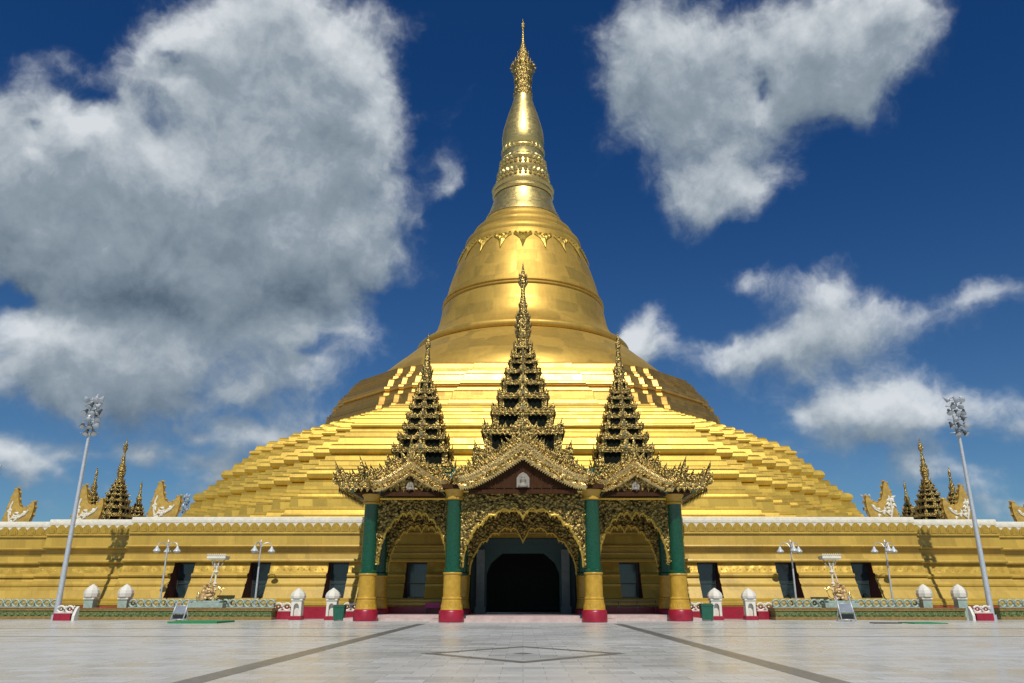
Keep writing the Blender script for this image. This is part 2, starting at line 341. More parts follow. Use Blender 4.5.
# ------------------------------------------------------------------ mesh builder
class MB:
    def __init__(s): s.bm = bmesh.new()
    def face(s, pts, m=0, smooth=False):
        try:
            f = s.bm.faces.new([s.bm.verts.new(p) for p in pts])
        except ValueError: return
        f.material_index = m; f.smooth = smooth; return f
    def box(s, x0, x1, y0, y1, z0, z1, m=0, bev=0.0):
        b = bmesh.new(); bmesh.ops.create_cube(b, size=1)
        for v in b.verts:
            v.co = Vector(((x0+x1)/2 + v.co.x*(x1-x0), (y0+y1)/2 + v.co.y*(y1-y0), (z0+z1)/2 + v.co.z*(z1-z0)))
        if bev: bmesh.ops.bevel(b, geom=b.edges[:], offset=bev, segments=2, affect='EDGES', profile=.6)
        s.merge(b, m)
    def merge(s, b, m=None, mat=None):
        mp = {}
        for v in b.verts: mp[v] = s.bm.verts.new(mat @ v.co if mat else v.co)
        for f in b.faces:
            try: nf = s.bm.faces.new([mp[v] for v in f.verts])
            except ValueError: continue
            nf.material_index = f.material_index if m is None else m; nf.smooth = f.smooth
        b.free()
    def lathe(s, prof, seg=48, c=(0, 0, 0), m=0, smooth=True, rot=0.0, closed_top=True):
        rings = []
        for (r, z) in prof:
            rings.append([s.bm.verts.new((c[0] + r*math.cos(rot+2*math.pi*k/seg), c[1] + r*math.sin(rot+2*math.pi*k/seg), c[2]+z)) for k in range(seg)])
        for a, b in zip(rings, rings[1:]):
            for k in range(seg):
                f = s.bm.faces.new((a[k], a[(k+1) % seg], b[(k+1) % seg], b[k])); f.material_index = m; f.smooth = smooth
        for rg, flip in ((rings[0], True), (rings[-1], False)):
            try:
                f = s.bm.faces.new(rg[::-1] if flip else rg); f.material_index = m
            except ValueError: pass
    def tube(s, pts, rad, seg=8, m=0):
        pts = [Vector(p) for p in pts]
        rads = rad if isinstance(rad, (list, tuple)) else [rad]*len(pts)
        rings = []; up = Vector((0, 0, 1))
        for i, p in enumerate(pts):
            d = (pts[min(i+1, len(pts)-1)] - pts[max(i-1, 0)]).normalized()
            u = d.cross(up if abs(d.dot(up)) < .95 else Vector((1, 0, 0))).normalized(); w = d.cross(u)
            rings.append([s.bm.verts.new(p + (u*math.cos(2*math.pi*k/seg) + w*math.sin(2*math.pi*k/seg))*rads[i]) for k in range(seg)])
        for a, b in zip(rings, rings[1:]):
            for k in range(seg):
                f = s.bm.faces.new((a[k], b[k], b[(k+1) % seg], a[(k+1) % seg])); f.material_index = m; f.smooth = True
        for rg in (rings[0], rings[-1]):
            f = s.bm.faces.new(rg); f.material_index = m
    def prism(s, poly, y0, y1, m=0, plane='xz', mcap=None):
        """poly in (x,z) extruded along y, or in (y,z) extruded along x"""
        P = (lambda a, b, t: (a, t, b)) if plane == 'xz' else (lambda a, b, t: (t, a, b)) if plane == 'yz' else (lambda a, b, t: (a, b, t))
        A = [s.bm.verts.new(P(a, b, y0)) for a, b in poly]; Bv = [s.bm.verts.new(P(a, b, y1)) for a, b in poly]
        n = len(poly)
        for k in range(n):
            f = s.bm.faces.new((A[k], A[(k+1) % n], Bv[(k+1) % n], Bv[k])); f.material_index = m
        for q in (A, Bv[::-1]):
            f = s.bm.faces.new(q); f.material_index = m if mcap is None else mcap
    def flame(s, p, right, up, h, w, curl=0.0, m=0, t=None):
        p = Vector(p); right = Vector(right).normalized(); up = Vector(up).normalized(); n = right.cross(up)
        t = w*.3 if t is None else t
        ol = [(-.42, 0), (-.55, .26), (-.30 + curl*.25, .56), (-.16+curl*.7, .8), (curl, 1.0), (.14+curl*.6, .74), (.34+curl*.25, .5), (.52, .26), (.42, 0)]
        vs = [s.bm.verts.new(p + right*(a*w) + up*(b*h)) for a, b in ol]
        cf_ = s.bm.verts.new(p + up*(h*.3) + n*t); cb = s.bm.verts.new(p + up*(h*.3) - n*t)
        k = len(vs)
        for i in range(k):
            f = s.bm.faces.new((vs[i], vs[(i+1) % k], cf_)); f.material_index = m
            f = s.bm.faces.new((vs[(i+1) % k], vs[i], cb)); f.material_index = m
    def flames(s, p0, p1, n, h, w, out, m=0, curl=0.0, jit=.25, lean=.15):
        p0 = Vector(p0); p1 = Vector(p1); d = (p1-p0).normalized(); out = Vector(out)
        for i in range(n):
            tt = (i+.5)/n
            hh = h*(1 + random.uniform(-jit, jit)) * (1.35 if i % 3 == 1 else 1.0)
            s.flame(p0.lerp(p1, tt), d, Vector((0, 0, 1)) + out*lean*random.uniform(.3, 1.6) + d*random.uniform(-.15, .15), hh, w, curl*random.uniform(.5, 1.3), m)
    def build(s, name, mats, parent=None, loc=None, sharp=32, recalc=True):
        if recalc: bmesh.ops.recalc_face_normals(s.bm, faces=s.bm.faces[:])
        me = bpy.data.meshes.new(name)
        for ed in s.bm.edges:
            if len(ed.link_faces) == 2 and ed.calc_face_angle(0) > R(sharp): ed.smooth = False
        s.bm.to_mesh(me); s.bm.free()
        for m in (mats if isinstance(mats, (list, tuple)) else [mats]): me.materials.append(m)
        o = bpy.data.objects.new(name, me); col.objects.link(o)
        if loc: o.location = loc
        if parent: o.parent = parent
        return o
def tag(o, label=None, cat=None, group=None, kind=None):
    if label: o['label'] = label
    if cat: o['category'] = cat
    if group: o['group'] = group
    if kind: o['kind'] = kind
    return o
def thing(name, label, cat, loc=(0, 0, 0), rz=0.0, group=None):
    o = bpy.data.objects.new(name, None); col.objects.link(o); o.empty_display_size = .5
    o.location = loc; o.rotation_euler = (0, 0, rz)
    return tag(o, label, cat, group)
def copy_tree(o, loc=None, rz=None, label=None, scale=None, parent=None):
    c = o.copy(); col.objects.link(c)
    if parent: c.parent = parent
    if loc is not None: c.location = loc
    if rz is not None: c.rotation_euler = (0, 0, rz)
    if scale is not None: c.scale = scale if isinstance(scale, tuple) else (scale,)*3
    if label: c['label'] = label
    for ch in o.children: copy_tree(ch, parent=c)
    return c

# ------------------------------------------------------------------ the ground
mb = MB(); mb.face([(-1500, -1500, 0), (1500, -1500, 0), (1500, 1500, 0), (-1500, 1500, 0)])
tag(mb.build('ground', M['marble']), 'wide plaza paved with polished grey and white marble tiles', 'ground', kind='structure')
mb = MB()
def sheet(pts, z=.004, m=0): mb.face([(x, y, z) for x, y in pts], m)
for sx in (-6.7, 6.25):
    sheet([(sx-.30, 2), (sx+.30, 2), (sx+.30, 54), (sx-.30, 54)])
for yb, w in ((45.8, .22), (36.3, .16)):
    for s_ in (-1, 1):
        xs = sorted((s_*7.2, s_*75))
        sheet([(xs[0], yb-w), (xs[1], yb-w), (xs[1], yb+w), (xs[0], yb+w)], m=1)
cy, hx, hy = 25.3, 3.15, 3.7
for k in range(4):
    a = [(hx, 0), (0, hy), (-hx, 0), (0, -hy)]
    p, q = a[k], a[(k+1) % 4]; s_ = .84
    sheet([(p[0], cy+p[1]), (q[0], cy+q[1]), (q[0]*s_, cy+q[1]*s_), (p[0]*s_, cy+p[1]*s_)], m=0)
s_ = .10
sheet([(hx*s_, cy), (0, cy+hy*s_), (-hx*s_, cy), (0, cy-hy*s_)], m=0)
tag(mb.build('paving_band', [M['band'], M['band2']], recalc=False), 'darker grey marble bands and a diamond inlaid in the plaza', 'paving', kind='structure')

# ------------------------------------------------------------------ the great stupa
D = 125.0
pag = thing('pagoda', 'huge golden bell-shaped pagoda stepping up in terraces to a tall ringed spire', 'pagoda', (0, D, 0))
def sweep(name, plan, prof, mat, parent, smooth=False):
    """plan: function W,t -> list of (x,y); prof: list of (W,z)"""
    mb = MB(); rings = []
    for i, (W, z) in enumerate(prof):
        rings.append([mb.bm.verts.new((x, y, z)) for x, y in plan(W, i/(len(prof)-1))])
    n = len(rings[0])
    for a, b in zip(rings, rings[1:]):
        for k in range(n):
            f = mb.bm.faces.new((a[k], a[(k+1) % n], b[(k+1) % n], b[k]))
    mb.bm.faces.new(rings[-1])
    return mb.build(name, mat, parent)
def sym(octant):
    """octant list of (x,y<0) going from x=0+ to the diagonal; mirror to full plan (counter-clockwise)"""
    q = octant + [(-y, -x) for x, y in octant[::-1]]
    full = []
    for k in range(4):
        c, s_ = [(1, 0), (0, 1), (-1, 0), (0, -1)][k]
        full += [(x*c - y*s_, x*s_ + y*c) for x, y in q]
    out = []
    for p in full:
        if not out or (abs(p[0]-out[-1][0]) + abs(p[1]-out[-1][1])) > 1e-5: out.append(p)
    return out
def square_plan(W, t):
    c, n = .53, 8; st = (1-c)/n; o = []
    for i in range(n//2 + 1):
        x = c + i*st; y = -(1 - i*st)
        o.append((x, y))
        if i < n//2: o.append((x, -(1-(i+1)*st)))
    return [(x*W, y*W) for x, y in sym(o)]
def oct_plan(W, t):
    k = .32 + (.235-.32)*t
    o = [(k, -1), (k+.004, -.985), (.47, -.985), (.48, -.965), (.505, -.965), (.55, -.935), (.572, -.935), (.62, -.895), (.645, -.895)]
    return [(x*W, y*W) for x, y in sym(o)]
def torus(W, z, h, b, n=5):
    return [(W + b*math.sin(math.pi*(i+.5)/n), z + h*(1-math.cos(math.pi*(i+.5)/n))/2) for i in range(n)]
def courses(a, b, step=.5):
    """fine battered courses with narrow ledges between two anchor points of the profile"""
    (w0, z0), (w1, z1) = a, b; n = max(1, round((z1-z0)/step)); o = []
    hs = [random.choice((.6, .8, 1.0, 1.0, 1.5, 1.9)) for _ in range(n)]; tot = sum(hs); acc = 0.0
    for i in range(n):
        t0 = acc/tot; dt = hs[i]/tot; acc += hs[i]
        wa = w0+(w1-w0)*t0; za = z0+(z1-z0)*t0; dw = (w1-w0)*dt; dz = (z1-z0)*dt
        k = random.choice((.16, .22, .30)); lip = .03
        o += [(wa, za+.02), (wa+dw*k, za+dz*.74), (wa+dw*k+lip, za+dz*.77), (wa+dw*k+lip, za+dz*.87), (wa+dw*(k+.2), za+dz*.92)]
    return o
sq = [(46.6, 7.4)] + courses((46.6, 8.0), (42.7, 13.1), .75) + torus(42.6, 13.15, 1.2, .65) + courses((42.2, 14.4), (40.2, 16.2), .7) + torus(39.8, 16.25, 1.3, .7) \
   + courses((39.4, 17.6), (37.2, 19.8), .7) + torus(37.2, 19.85, .6, .4) + courses((37.0, 20.5), (29.8, 24.5), .55) + [(29.8, 24.6)]
sh = lambda pr: [(W, z + .0047*(D - W)) for W, z in pr]
sweep('square_terrace', square_plan, sh(sq), M['gold'], pag)
oc = [(29.9, 24.0)] + courses((29.9, 24.6), (28.45, 27.2), .8) + torus(28.35, 27.25, .8, .36) + courses((28.2, 28.1), (26.0, 31.2), .8) + [(26.0, 31.25)]
sweep('octagonal_terrace', oct_plan, sh(oc), M['gold_oct'], pag)
def sil(y, hw):
    xr = hw/FPX; b = (341.5-y)/FPX
    F = math.cos(PITCH) - b*math.sin(PITCH); U = math.sin(PITCH) + b*math.cos(PITCH)
    r = D*math.sin(math.atan(xr/F)); Y = D - r*r/D
    return (r, EYE + U/F*Y)
zl = sil(352, 105)[1]
drum = [(25.7, 31.4), (25.4, 32.2), (25.0, 33.2), (24.2, 34.2), (23.2, 35.2), (21.9, 36.4), (20.6, 37.5), (19.4, 38.6), (18.4, zl-1.1), (17.6, zl-.72)]
mb = MB(); mb.lathe(drum, 128, m=0); mb.build('drum', M['gold_bell'], pag)
bell_px = [(347, 99), (341, 91.5), (334, 86.5), (326, 83.6), (318, 81.6), (310, 79.6)]
bl = [(17.3, zl-.75)] + torus(17.35, zl-.7, 1.25, .6, 7) + [(17.15, zl+.6)] + [sil(*p) for p in bell_px]
r_, z_ = sil(309.5, 79.2)
bl += [(r_+.28, z_), (r_+.30, z_+.18), (r_+.02, z_+.30), (r_-.02, z_+.5), (r_+.2, z_+.6), (r_+.18, z_+.78), (r_-.1, z_+.9)]
bl += [sil(*p) for p in [(300, 76.5), (290, 73.6), (280, 70), (270, 66), (262, 62.6), (256, 59.5)]]
mb = MB(); mb.lathe(bl, 128); bell = mb.build('bell', M['gold_bell'], pag)
def rings_px(lst): return [sil(*p) for p in lst]
# rolled mouldings above the bell
mo = rings_px([(256, 59.5), (252, 58.6)])
def roll(y0, h0, y1, h1, bulge, n=6):
    o = []
    for i in range(n):
        t = (i+.5)/n; r, z = sil(y0+(y1-y0)*t, h0+(h1-h0)*t); o.append((r + bulge*math.sin(math.pi*t), z))
    return o
mo += roll(251, 57.0, 241, 51.5, .55) + roll(240, 49.5, 231, 43.5, .5) + roll(230, 41, 224, 38.2, .2) + rings_px([(223, 37)])
mb = MB(); mb.lathe(mo, 96); mb.build('rolled_molding', M['gold_bell'], pag)
bnd = rings_px([(223, 37.8), (221, 37.2), (216, 34.2), (208, 31), (202, 29), (199.5, 28.6)])
mb = MB(); mb.lathe(bnd, 80); mb.build('plated_collar', M['gold_pale'], pag)
lot = roll(199.5, 28.4, 195, 28.8, .35, 5) + roll(194.5, 28.6, 189, 28.2, .5, 5) + rings_px([(188, 26.2), (180, 24.2)]) + roll(179.5, 24.6, 174, 23.8, .4, 5) + \
      rings_px([(173.5, 22.6), (168, 21.8)]) + roll(167.5, 22.4, 163, 22.0, .3, 4) + rings_px([(162.5, 20.6), (156, 20.2)]) + roll(155.5, 20.2, 151.5, 19.2, .35, 4) + rings_px([(151, 18.4)])
mb = MB(); mb.lathe(lot, 80)
for (y0, hw, cnt, hh, ww, dn) in ((182, 25.0, 34, 1.5, .75, 1), (188.5, 26.3, 34, 1.1, .6, -1), (168.5, 22.2, 30, 1.2, .7, 1), (174.5, 23.4, 30, 1.0, .6, -1), (156, 20.4, 28, 1.1, .7, 1), (162, 21.0, 28, .9, .6, -1)):
    r, z = sil(y0, hw)
    for k in range(cnt):
        a = 2*math.pi*k/cnt; o = Vector((math.cos(a), math.sin(a), 0))
        mb.flame(o*(r+.06) + Vector((0, 0, z)), (-math.sin(a), math.cos(a), 0), (0, 0, dn), hh, ww, 0, 0, .28)
for (y0, hw, cnt, rr) in ((171, 23.0, 30, .32), (184.5, 26.0, 34, .30)):
    r, z = sil(y0, hw)
    for k in range(cnt):
        a = 2*math.pi*k/cnt
        mb.lathe([(.02, -rr), (rr*.7, -rr*.7), (rr, 0), (rr*.7, rr*.7), (.02, rr)], 8, (r*math.cos(a), r*math.sin(a), z))
mb.build('lotus_band', M['gold_pale'], pag)
bud = rings_px([(151, 18.6), (149.5, 19.8), (147, 20.7), (143, 21.0), (139, 20.8), (132, 19.7), (124, 17.3), (115, 14.5), (107, 11.4), (101, 9.4), (98, 9.0)])
mb = MB(); mb.lathe(bud, 72); mb.build('bud', M['gold_pale'], pag)
cr = rings_px([(98, 9.0), (97, 9.5), (95, 9.4), (94, 8.4), (88, 7.9), (82, 8.4), (77, 9.3), (73, 10.0), (71, 10.8), (69.5, 11.2), (68.5, 11.0), (67.5, 9.6), (63, 7.6), (58, 5.8), (53, 4.8), (48, 3.2), (44, 2.0), (38, 1.3), (32, 1.0), (28, .9), (27, 1.6), (25.5, 1.9), (24, 1.5), (22.5, .7), (19, .3)])
mb = MB(); mb.lathe(cr, 48)
for (y0, hw, cnt, hh, ww) in ((69.5, 11.0, 22, 1.2, .4), (76, 9.4, 20, 1.1, .45), (84, 8.3, 18, 1.1, .45), (92, 8.1, 18, 1.0, .45), (97, 9.2, 18, .6, .4), (63, 7.6, 14, .9, .35), (57, 5.4, 12, .9, .3)):
    r, z = sil(y0, hw)
    for k in range(cnt):
        a = 2*math.pi*k/cnt; o = Vector((math.cos(a), math.sin(a), 0))
        mb.flame(o*(r+.03) + Vector((0, 0, z)), (-math.sin(a), math.cos(a), 0), Vector((0, 0, 1)) + o*.12, hh, ww, 0, 0, .12)
for k in range(14):
    a = 2*math.pi*k/14; r, z = sil(68, 12.2)
    mb.lathe([(.02, -.25), (.2, -.15), (.24, 0), (.15, .2), (.02, .3)], 8, (r*math.cos(a), r*math.sin(a), z))
mb.build('umbrella_crown', M['filigree'], pag)
# hanging floral pendants on the shoulder of the bell
NP = 20
def bell_r(z):
    for (r0, z0), (r1, z1) in zip(bl, bl[1:]):
        if z0 <= z <= z1: return r0 + (r1-r0)*(z-z0)/max(1e-6, z1-z0)
    return bl[-1][0]
ztop = sil(256, 59.5)[1]
for k in range(NP):
    a = 2*math.pi*(k+.5)/NP - math.pi/2 + math.pi/NP
    mb = MB(); o = Vector((math.cos(a), math.sin(a), 0)); tg = Vector((-math.sin(a), math.cos(a), 0))
    def on(u, dz, off=.12):
        z = ztop + dz; r = bell_r(z); ang = a + u/r
        return Vector(((r+off)*math.cos(ang), (r+off)*math.sin(ang), z))
    dn = Vector((0, 0, -1)) + o*.42
    for (u, dz, h, w, cu) in ((0, -.9, 2.6, 1.0, 0), (-.55, -.5, 1.5, .9, .35), (.55, -.5, 1.5, .9, -.35), (-1.15, -.2, 1.1, .8, .4), (1.15, -.2, 1.1, .8, -.4), (0, -.1, 1.2, 1.0, 0)):
        mb.flame(on(u, dz), tg, dn, h, w, cu, 0, .22)
    for (u, dz) in ((-.5, -.3), (.5, -.3), (0, -.6), (-1.2, -.1), (1.2, -.1)):
        p = on(u, dz, .18); mb.lathe([(.02, -.22), (.2, -.1), (.22, .08), (.02, .24)], 8, p)
    mb.build('pendant', M['gold'], bell)

# ------------------------------------------------------------------ gilded base wall
WALL = thing('base_wall', 'long gilded battered base wall with white scalloped coping and dark slanted windows', 'wall', (0, 67, 0))
prof = [(0, 0), (0, .95), (.06, 1.0), (-.05, 1.05), (-.05, 1.25), (.06, 1.35), (.06, 1.5), (.22, 1.58), (.34, 1.62), (.9, 2.55), (.84, 2.6), (.84, 2.72), (1.02, 2.78), (1.34, 3.3), (1.16, 3.34), (1.12, 3.46), (1.2, 3.58), (1.46, 3.64),
        (1.52, 3.7), (1.76, 4.5), (1.44, 4.54), (1.38, 4.66), (1.44, 4.8), (1.66, 4.86), (1.74, 5.2), (1.70, 5.3), (2.12, 5.34), (2.14, 5.72), (1.74, 5.78), (1.68, 5.88), (1.72, 5.98), (1.92, 6.02),
        (2.03, 6.9), (1.88, 6.93), (1.86, 7.02), (1.9, 7.08), (2.1, 7.1), (2.1, 7.86), (2.06, 7.9), (2.04, 8.1), (2.06, 8.3), (2.16, 8.38), (2.9, 8.38)]
Z_BAND = [0, 1.62, 4.5, 6.6, 8.38]
def clip(pr, z0, z1):
    o = []
    for (a, b) in zip(pr, pr[1:]):
        (ya, za), (yb, zb) = a, b
        lo, hi = min(za, zb), max(za, zb)
        if hi < z0 - 1e-9 or lo > z1 + 1e-9: continue
        def at_(z): return a if abs(zb-za) < 1e-9 else (ya + (yb-ya)*(z-za)/(zb-za), z)
        p = a if z0 <= za <= z1 else at_(z0 if za < z0 else z1)
        q = b if z0 <= zb <= z1 else at_(z0 if zb < z0 else z1)
        if not o or o[-1] != p: o.append(p)
        if o[-1] != q: o.append(q)
    return o
WINX = [-29.0, -22.5, -15.8, -9.1, 9.1, 15.8, 22.5, 29.0]; WW = .88
DOOR = 4.5
BRK = [34.3, 42.8, 51.0, 58.0]; STEP = 2.2; BACK = 3.1
def strip(mb, pts, x0, x1, yo, caps=(True, True), m=0, mcap=1, mat_of=None):
    A = [mb.bm.verts.new((x0, y+yo, z)) for y, z in pts]; Bv = [mb.bm.verts.new((x1, y+yo, z)) for y, z in pts]
    for k in range(len(pts)-1):
        f = mb.bm.faces.new((A[k], Bv[k], Bv[k+1], A[k+1]))
        zz = (pts[k][1] + pts[k+1][1])/2
        f.material_index = mat_of(zz, pts[k], pts[k+1]) if mat_of else m
    for on_, V, xx in ((caps[0], A, x0), (caps[1], Bv, x1)):
        if not on_: continue
        bk = [mb.bm.verts.new((xx, BACK+yo, pts[-1][1])), mb.bm.verts.new((xx, BACK+yo, pts[0][1]))]
        try:
            f = mb.bm.faces.new(V + bk); f.material_index = 0 if abs(xx) in BRK else mcap
        except ValueError: pass
def wall_mat(z, a, b):
    if z < .96: return 2
    if z > 7.09: return 3
    if 3.68 < z < 4.52: return 4
    return 0
def gaps_to_spans(x0, x1, gaps):
    cur = x0; o = []
    for a, b in sorted(gaps):
        o.append((cur, a)); cur = b
    o.append((cur, x1)); return o
mb = MB()
wins = [(x-WW, x+WW) for x in WINX]; door = [(-DOOR, DOOR)]
for bi in range(4):
    z0, z1 = Z_BAND[bi], Z_BAND[bi+1]; pts = clip(prof, z0, z1)
    gp = [door, door+wins, door, []][bi]
    for a, b in gaps_to_spans(-BRK[0], BRK[0], gp):
        strip(mb, pts, a, b, 0, mat_of=wall_mat, mcap=1)
    # undersides / sills of the openings
    for a, b in gp:
        below = [door, door+wins, door, []][bi-1] if bi else []
        above = [door, door+wins, door, []][bi+1] if bi < 3 else []
        if (a, b) not in above:
            y_ = clip(prof, z1, Z_BAND[min(bi+2, 4)] if bi < 3 else z1)[0][0]
            mb.face([(a, y_, z1), (b, y_, z1), (b, BACK, z1), (a, BACK, z1)], 1)
        if bi and (a, b) not in below:
            y_ = clip(prof, Z_BAND[bi-1], z0)[-1][0]
            mb.face([(a, y_, z0), (b, y_, z0), (b, BACK, z0), (a, BACK, z0)], 1)
for i in range(3):
    for s_ in (-1, 1):
        xs = sorted((s_*BRK[i], s_*BRK[i+1]))
        strip(mb, prof, xs[0], xs[1], STEP*(i+1), mat_of=wall_mat, mcap=0)
        # return faces
        # side flank profile where the front steps back
# side walls and back
def flank(mb, pts, x, sgn, y0, y1):
    A = [mb.bm.verts.new((x - sgn*y, y0, z)) for y, z in pts]; Bv = [mb.bm.verts.new((x - sgn*y, y1, z)) for y, z in pts]
    for k in range(len(pts)-1):
        f = mb.bm.faces.new((A[k], Bv[k], Bv[k+1], A[k+1])); f.material_index = wall_mat((pts[k][1]+pts[k+1][1])/2, 0, 0)
for s_ in (-1, 1): flank(mb, prof, s_*BRK[3], s_, 6.6, 116)
mb.build('wall', [M['gold_wall'], M['maroon'], M['red'], M['cream'], M['relief']], WALL)
mb = MB()
mb.face([(-BRK[0], 2.5, 7.9), (BRK[0], 2.5, 7.9), (BRK[0], 60, 7.9), (-BRK[0], 60, 7.9)])
mb.face([(-57.5, 10, 7.89), (57.5, 10, 7.89), (57.5, 116, 7.89), (-57.5, 116, 7.89)])
mb.build('terrace_floor', M['cream'], WALL)
# petals of the frieze
mb = MB()
def petal_row(x0, x1, yo):
    n = max(1, round((x1-x0)/.80)); w = (x1-x0)/n
    for k in range(n):
        c = x0 + (k+.5)*w
        poly = [(-.5, 0), (.5, 0), (.5, .34), (.46, .52), (.29, .69), (0, .82), (-.29, .69), (-.46, .52), (-.5, .34)]
        for sc, y0, y1 in ((.97, 1.98, 2.08), (.62, 1.93, 1.985)):
            mb.prism([(c + px*w*sc, 7.104 + pz*1.0*sc + (.03 if sc < .9 else 0)) for px, pz in poly], yo+y0, yo+y1)
petal_row(-BRK[0], BRK[0], 0)
for i in range(3):
    petal_row(BRK[i]+.0, BRK[i+1], STEP*(i+1)); petal_row(-BRK[i+1], -BRK[i], STEP*(i+1))
mb.build('petal_frieze', M['petal'], WALL)
# raised relief blocks on the frieze band
mb = MB()
for i, (x0, x1, yo) in enumerate([(-34.3, -4.9, 0), (4.9, 34.3, 0), (34.4, 42.7, 2.2), (-42.7, -34.4, 2.2), (42.9, 51, 4.4), (-51, -42.9, 4.4)]):
    x = x0 + .3
    while x < x1 - .3:
        if yo > 0 or not any(a-.3 < x < b+.3 for a, b in wins):
            h = random.uniform(.42, .62)
            mb.flame((x, yo+1.60, 3.76), (1, 0, 0), (0, .3, 1), h, random.uniform(.28, .42), random.uniform(-.3, .3), 0, .10)
        x += random.uniform(.42, .62)
mb.build('floral_relief', M['relief'], WALL)
for i, x in enumerate(WINX):
    mb = MB(); zb, zt, y = 1.625, 4.495, 2.62
    for a, b, c, d in ((x-WW, x-WW+.1, zb, zt), (x+WW-.1, x+WW, zb, zt), (x-WW+.1, x+WW-.1, zb, zb+.1), (x-WW+.1, x+WW-.1, zt-.1, zt), (x-WW+.1, x+WW-.1, 2.75, 2.84)):
        mb.box(a, b, y, y+.12, c, d)
    w = mb.build('window', M['frame'], WALL)
    mb = MB(); mb.box(x-WW+.101, x+WW-.101, y+.04, y+.07, zb+.101, zt-.101); mb.build('pane', M['glass'], w)
# the entrance passage
mb = MB()
def arch_poly(hw, zs, zt, n=14):
    return [(hw*math.cos(math.pi*k/n)*1.0, zs + (zt-zs)*math.sin(math.pi*k/n)**.8) for k in range(n+1)]
# teal lintel and jambs with a polygon arch opening
outer = [(-DOOR+.02, 0.4), (-DOOR+.02, 6.58), (DOOR-.02, 6.58), (DOOR-.02, 0.4)]
inner = [(3.15, .4), (3.15, 3.6), (2.75, 4.5), (1.8, 5.3), (-1.8, 5.3), (-2.75, 4.5), (-3.15, 3.6), (-3.15, .4)]
mb.prism(outer + inner, 2.5, 3.4)
mb.box(-DOOR+.03, DOOR-.03, 2.30, 2.498, 6.1, 6.57)
mb.build('door_frame', M['teal_wall'], WALL)
mb = MB()
for s_ in (-1, 1):
    mb.box(min(s_*3.3, s_*4.0), max(s_*3.3, s_*4.0), 1.9, 2.45, .4, 5.6)
    mb.box(min(s_*3.2, s_*4.1), max(s_*3.2, s_*4.1), 1.8, 2.47, .4, .9)
mb.build('door_pilaster', M['pilaster'], WALL)
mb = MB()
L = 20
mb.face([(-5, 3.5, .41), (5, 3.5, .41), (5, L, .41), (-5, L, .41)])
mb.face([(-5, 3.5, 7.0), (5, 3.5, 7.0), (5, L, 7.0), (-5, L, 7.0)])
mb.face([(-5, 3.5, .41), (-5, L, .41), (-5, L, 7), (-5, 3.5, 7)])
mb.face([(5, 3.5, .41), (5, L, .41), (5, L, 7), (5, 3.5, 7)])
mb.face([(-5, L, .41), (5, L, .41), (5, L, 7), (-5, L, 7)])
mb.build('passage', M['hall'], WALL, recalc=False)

# ------------------------------------------------------------------ entrance porch
PO = Vector((0, 67.6, 0))
por = thing('entrance_porch', 'large front entrance porch with green and gold columns under three tiered gilded spires', 'porch', PO)
YL = lambda Y: Y - PO.y
YI, YO_, YR, YS = 57.6, 60.4, 65.2, 64.0
XI, XO = 5.05, 11.65
mb = MB()
mb.box(-13.4, 13.4, YL(61.0), YL(67.7), 0, .2); mb.box(-6.6, 6.6, YL(57.75), YL(61.0)-.002, 0, .2)
mb.box(-12.6, 12.6, YL(62.2), YL(69.5), .2, .4); mb.box(-4.1, 4.1, YL(58.7), YL(62.2)-.002, .2, .4)
mb.build('step', M['pink_step'], por)
def column(x, Y, zb=0.0, top=9.2):
    y = YL(Y)
    mb = MB(); mb.lathe([(.66, 3.35), (.66, 3.5), (.60, 3.56), (.56, 3.6), (.55, 8.45), (.58, 8.5)], 32, (x, y, 0))
    c = mb.build('column', M['green'], por)
    mb = MB(); mb.lathe([(.86, zb), (.90, zb+.05), (.90, .70), (.84, .80), (.80, .83)], 32, (x, y, 0)); mb.build('plinth', M['red'], c)
    mb = MB(); mb.lathe([(.80, .83), (.78, .9), (.74, 1.1), (.70, 1.45), (.66, 1.5), (.70, 1.56), (.70, 1.62), (.64, 1.7), (.63, 3.2), (.68, 3.24), (.70, 3.3), (.67, 3.35)], 32, (x, y, 0))
    for k in range(16):
        a = 2*math.pi*k/16; mb.flame((x+.74*math.cos(a), y+.74*math.sin(a), .88), (-math.sin(a), math.cos(a), 0), (-.1*math.cos(a), -.1*math.sin(a), 1), .5, .26, 0, 0, .05)
    mb.build('lower_shaft', M['col_gold'], c)
    mb = MB(); mb.lathe([(.58, 8.45), (.66, 8.5), (.66, 8.6), (.60, 8.66), (.64, 8.9), (.76, 9.1), (.78, 9.2)], 32, (x, y, 0)); mb.build('capital', M['col_gold'], c)
for x, Y in ((-XI, YI), (XI, YI), (-XO, YO_), (XO, YO_), (-XI, YR), (XI, YR), (-XO, YR), (XO, YR)):
    column(x, Y, .2 if Y > 62 else 0)
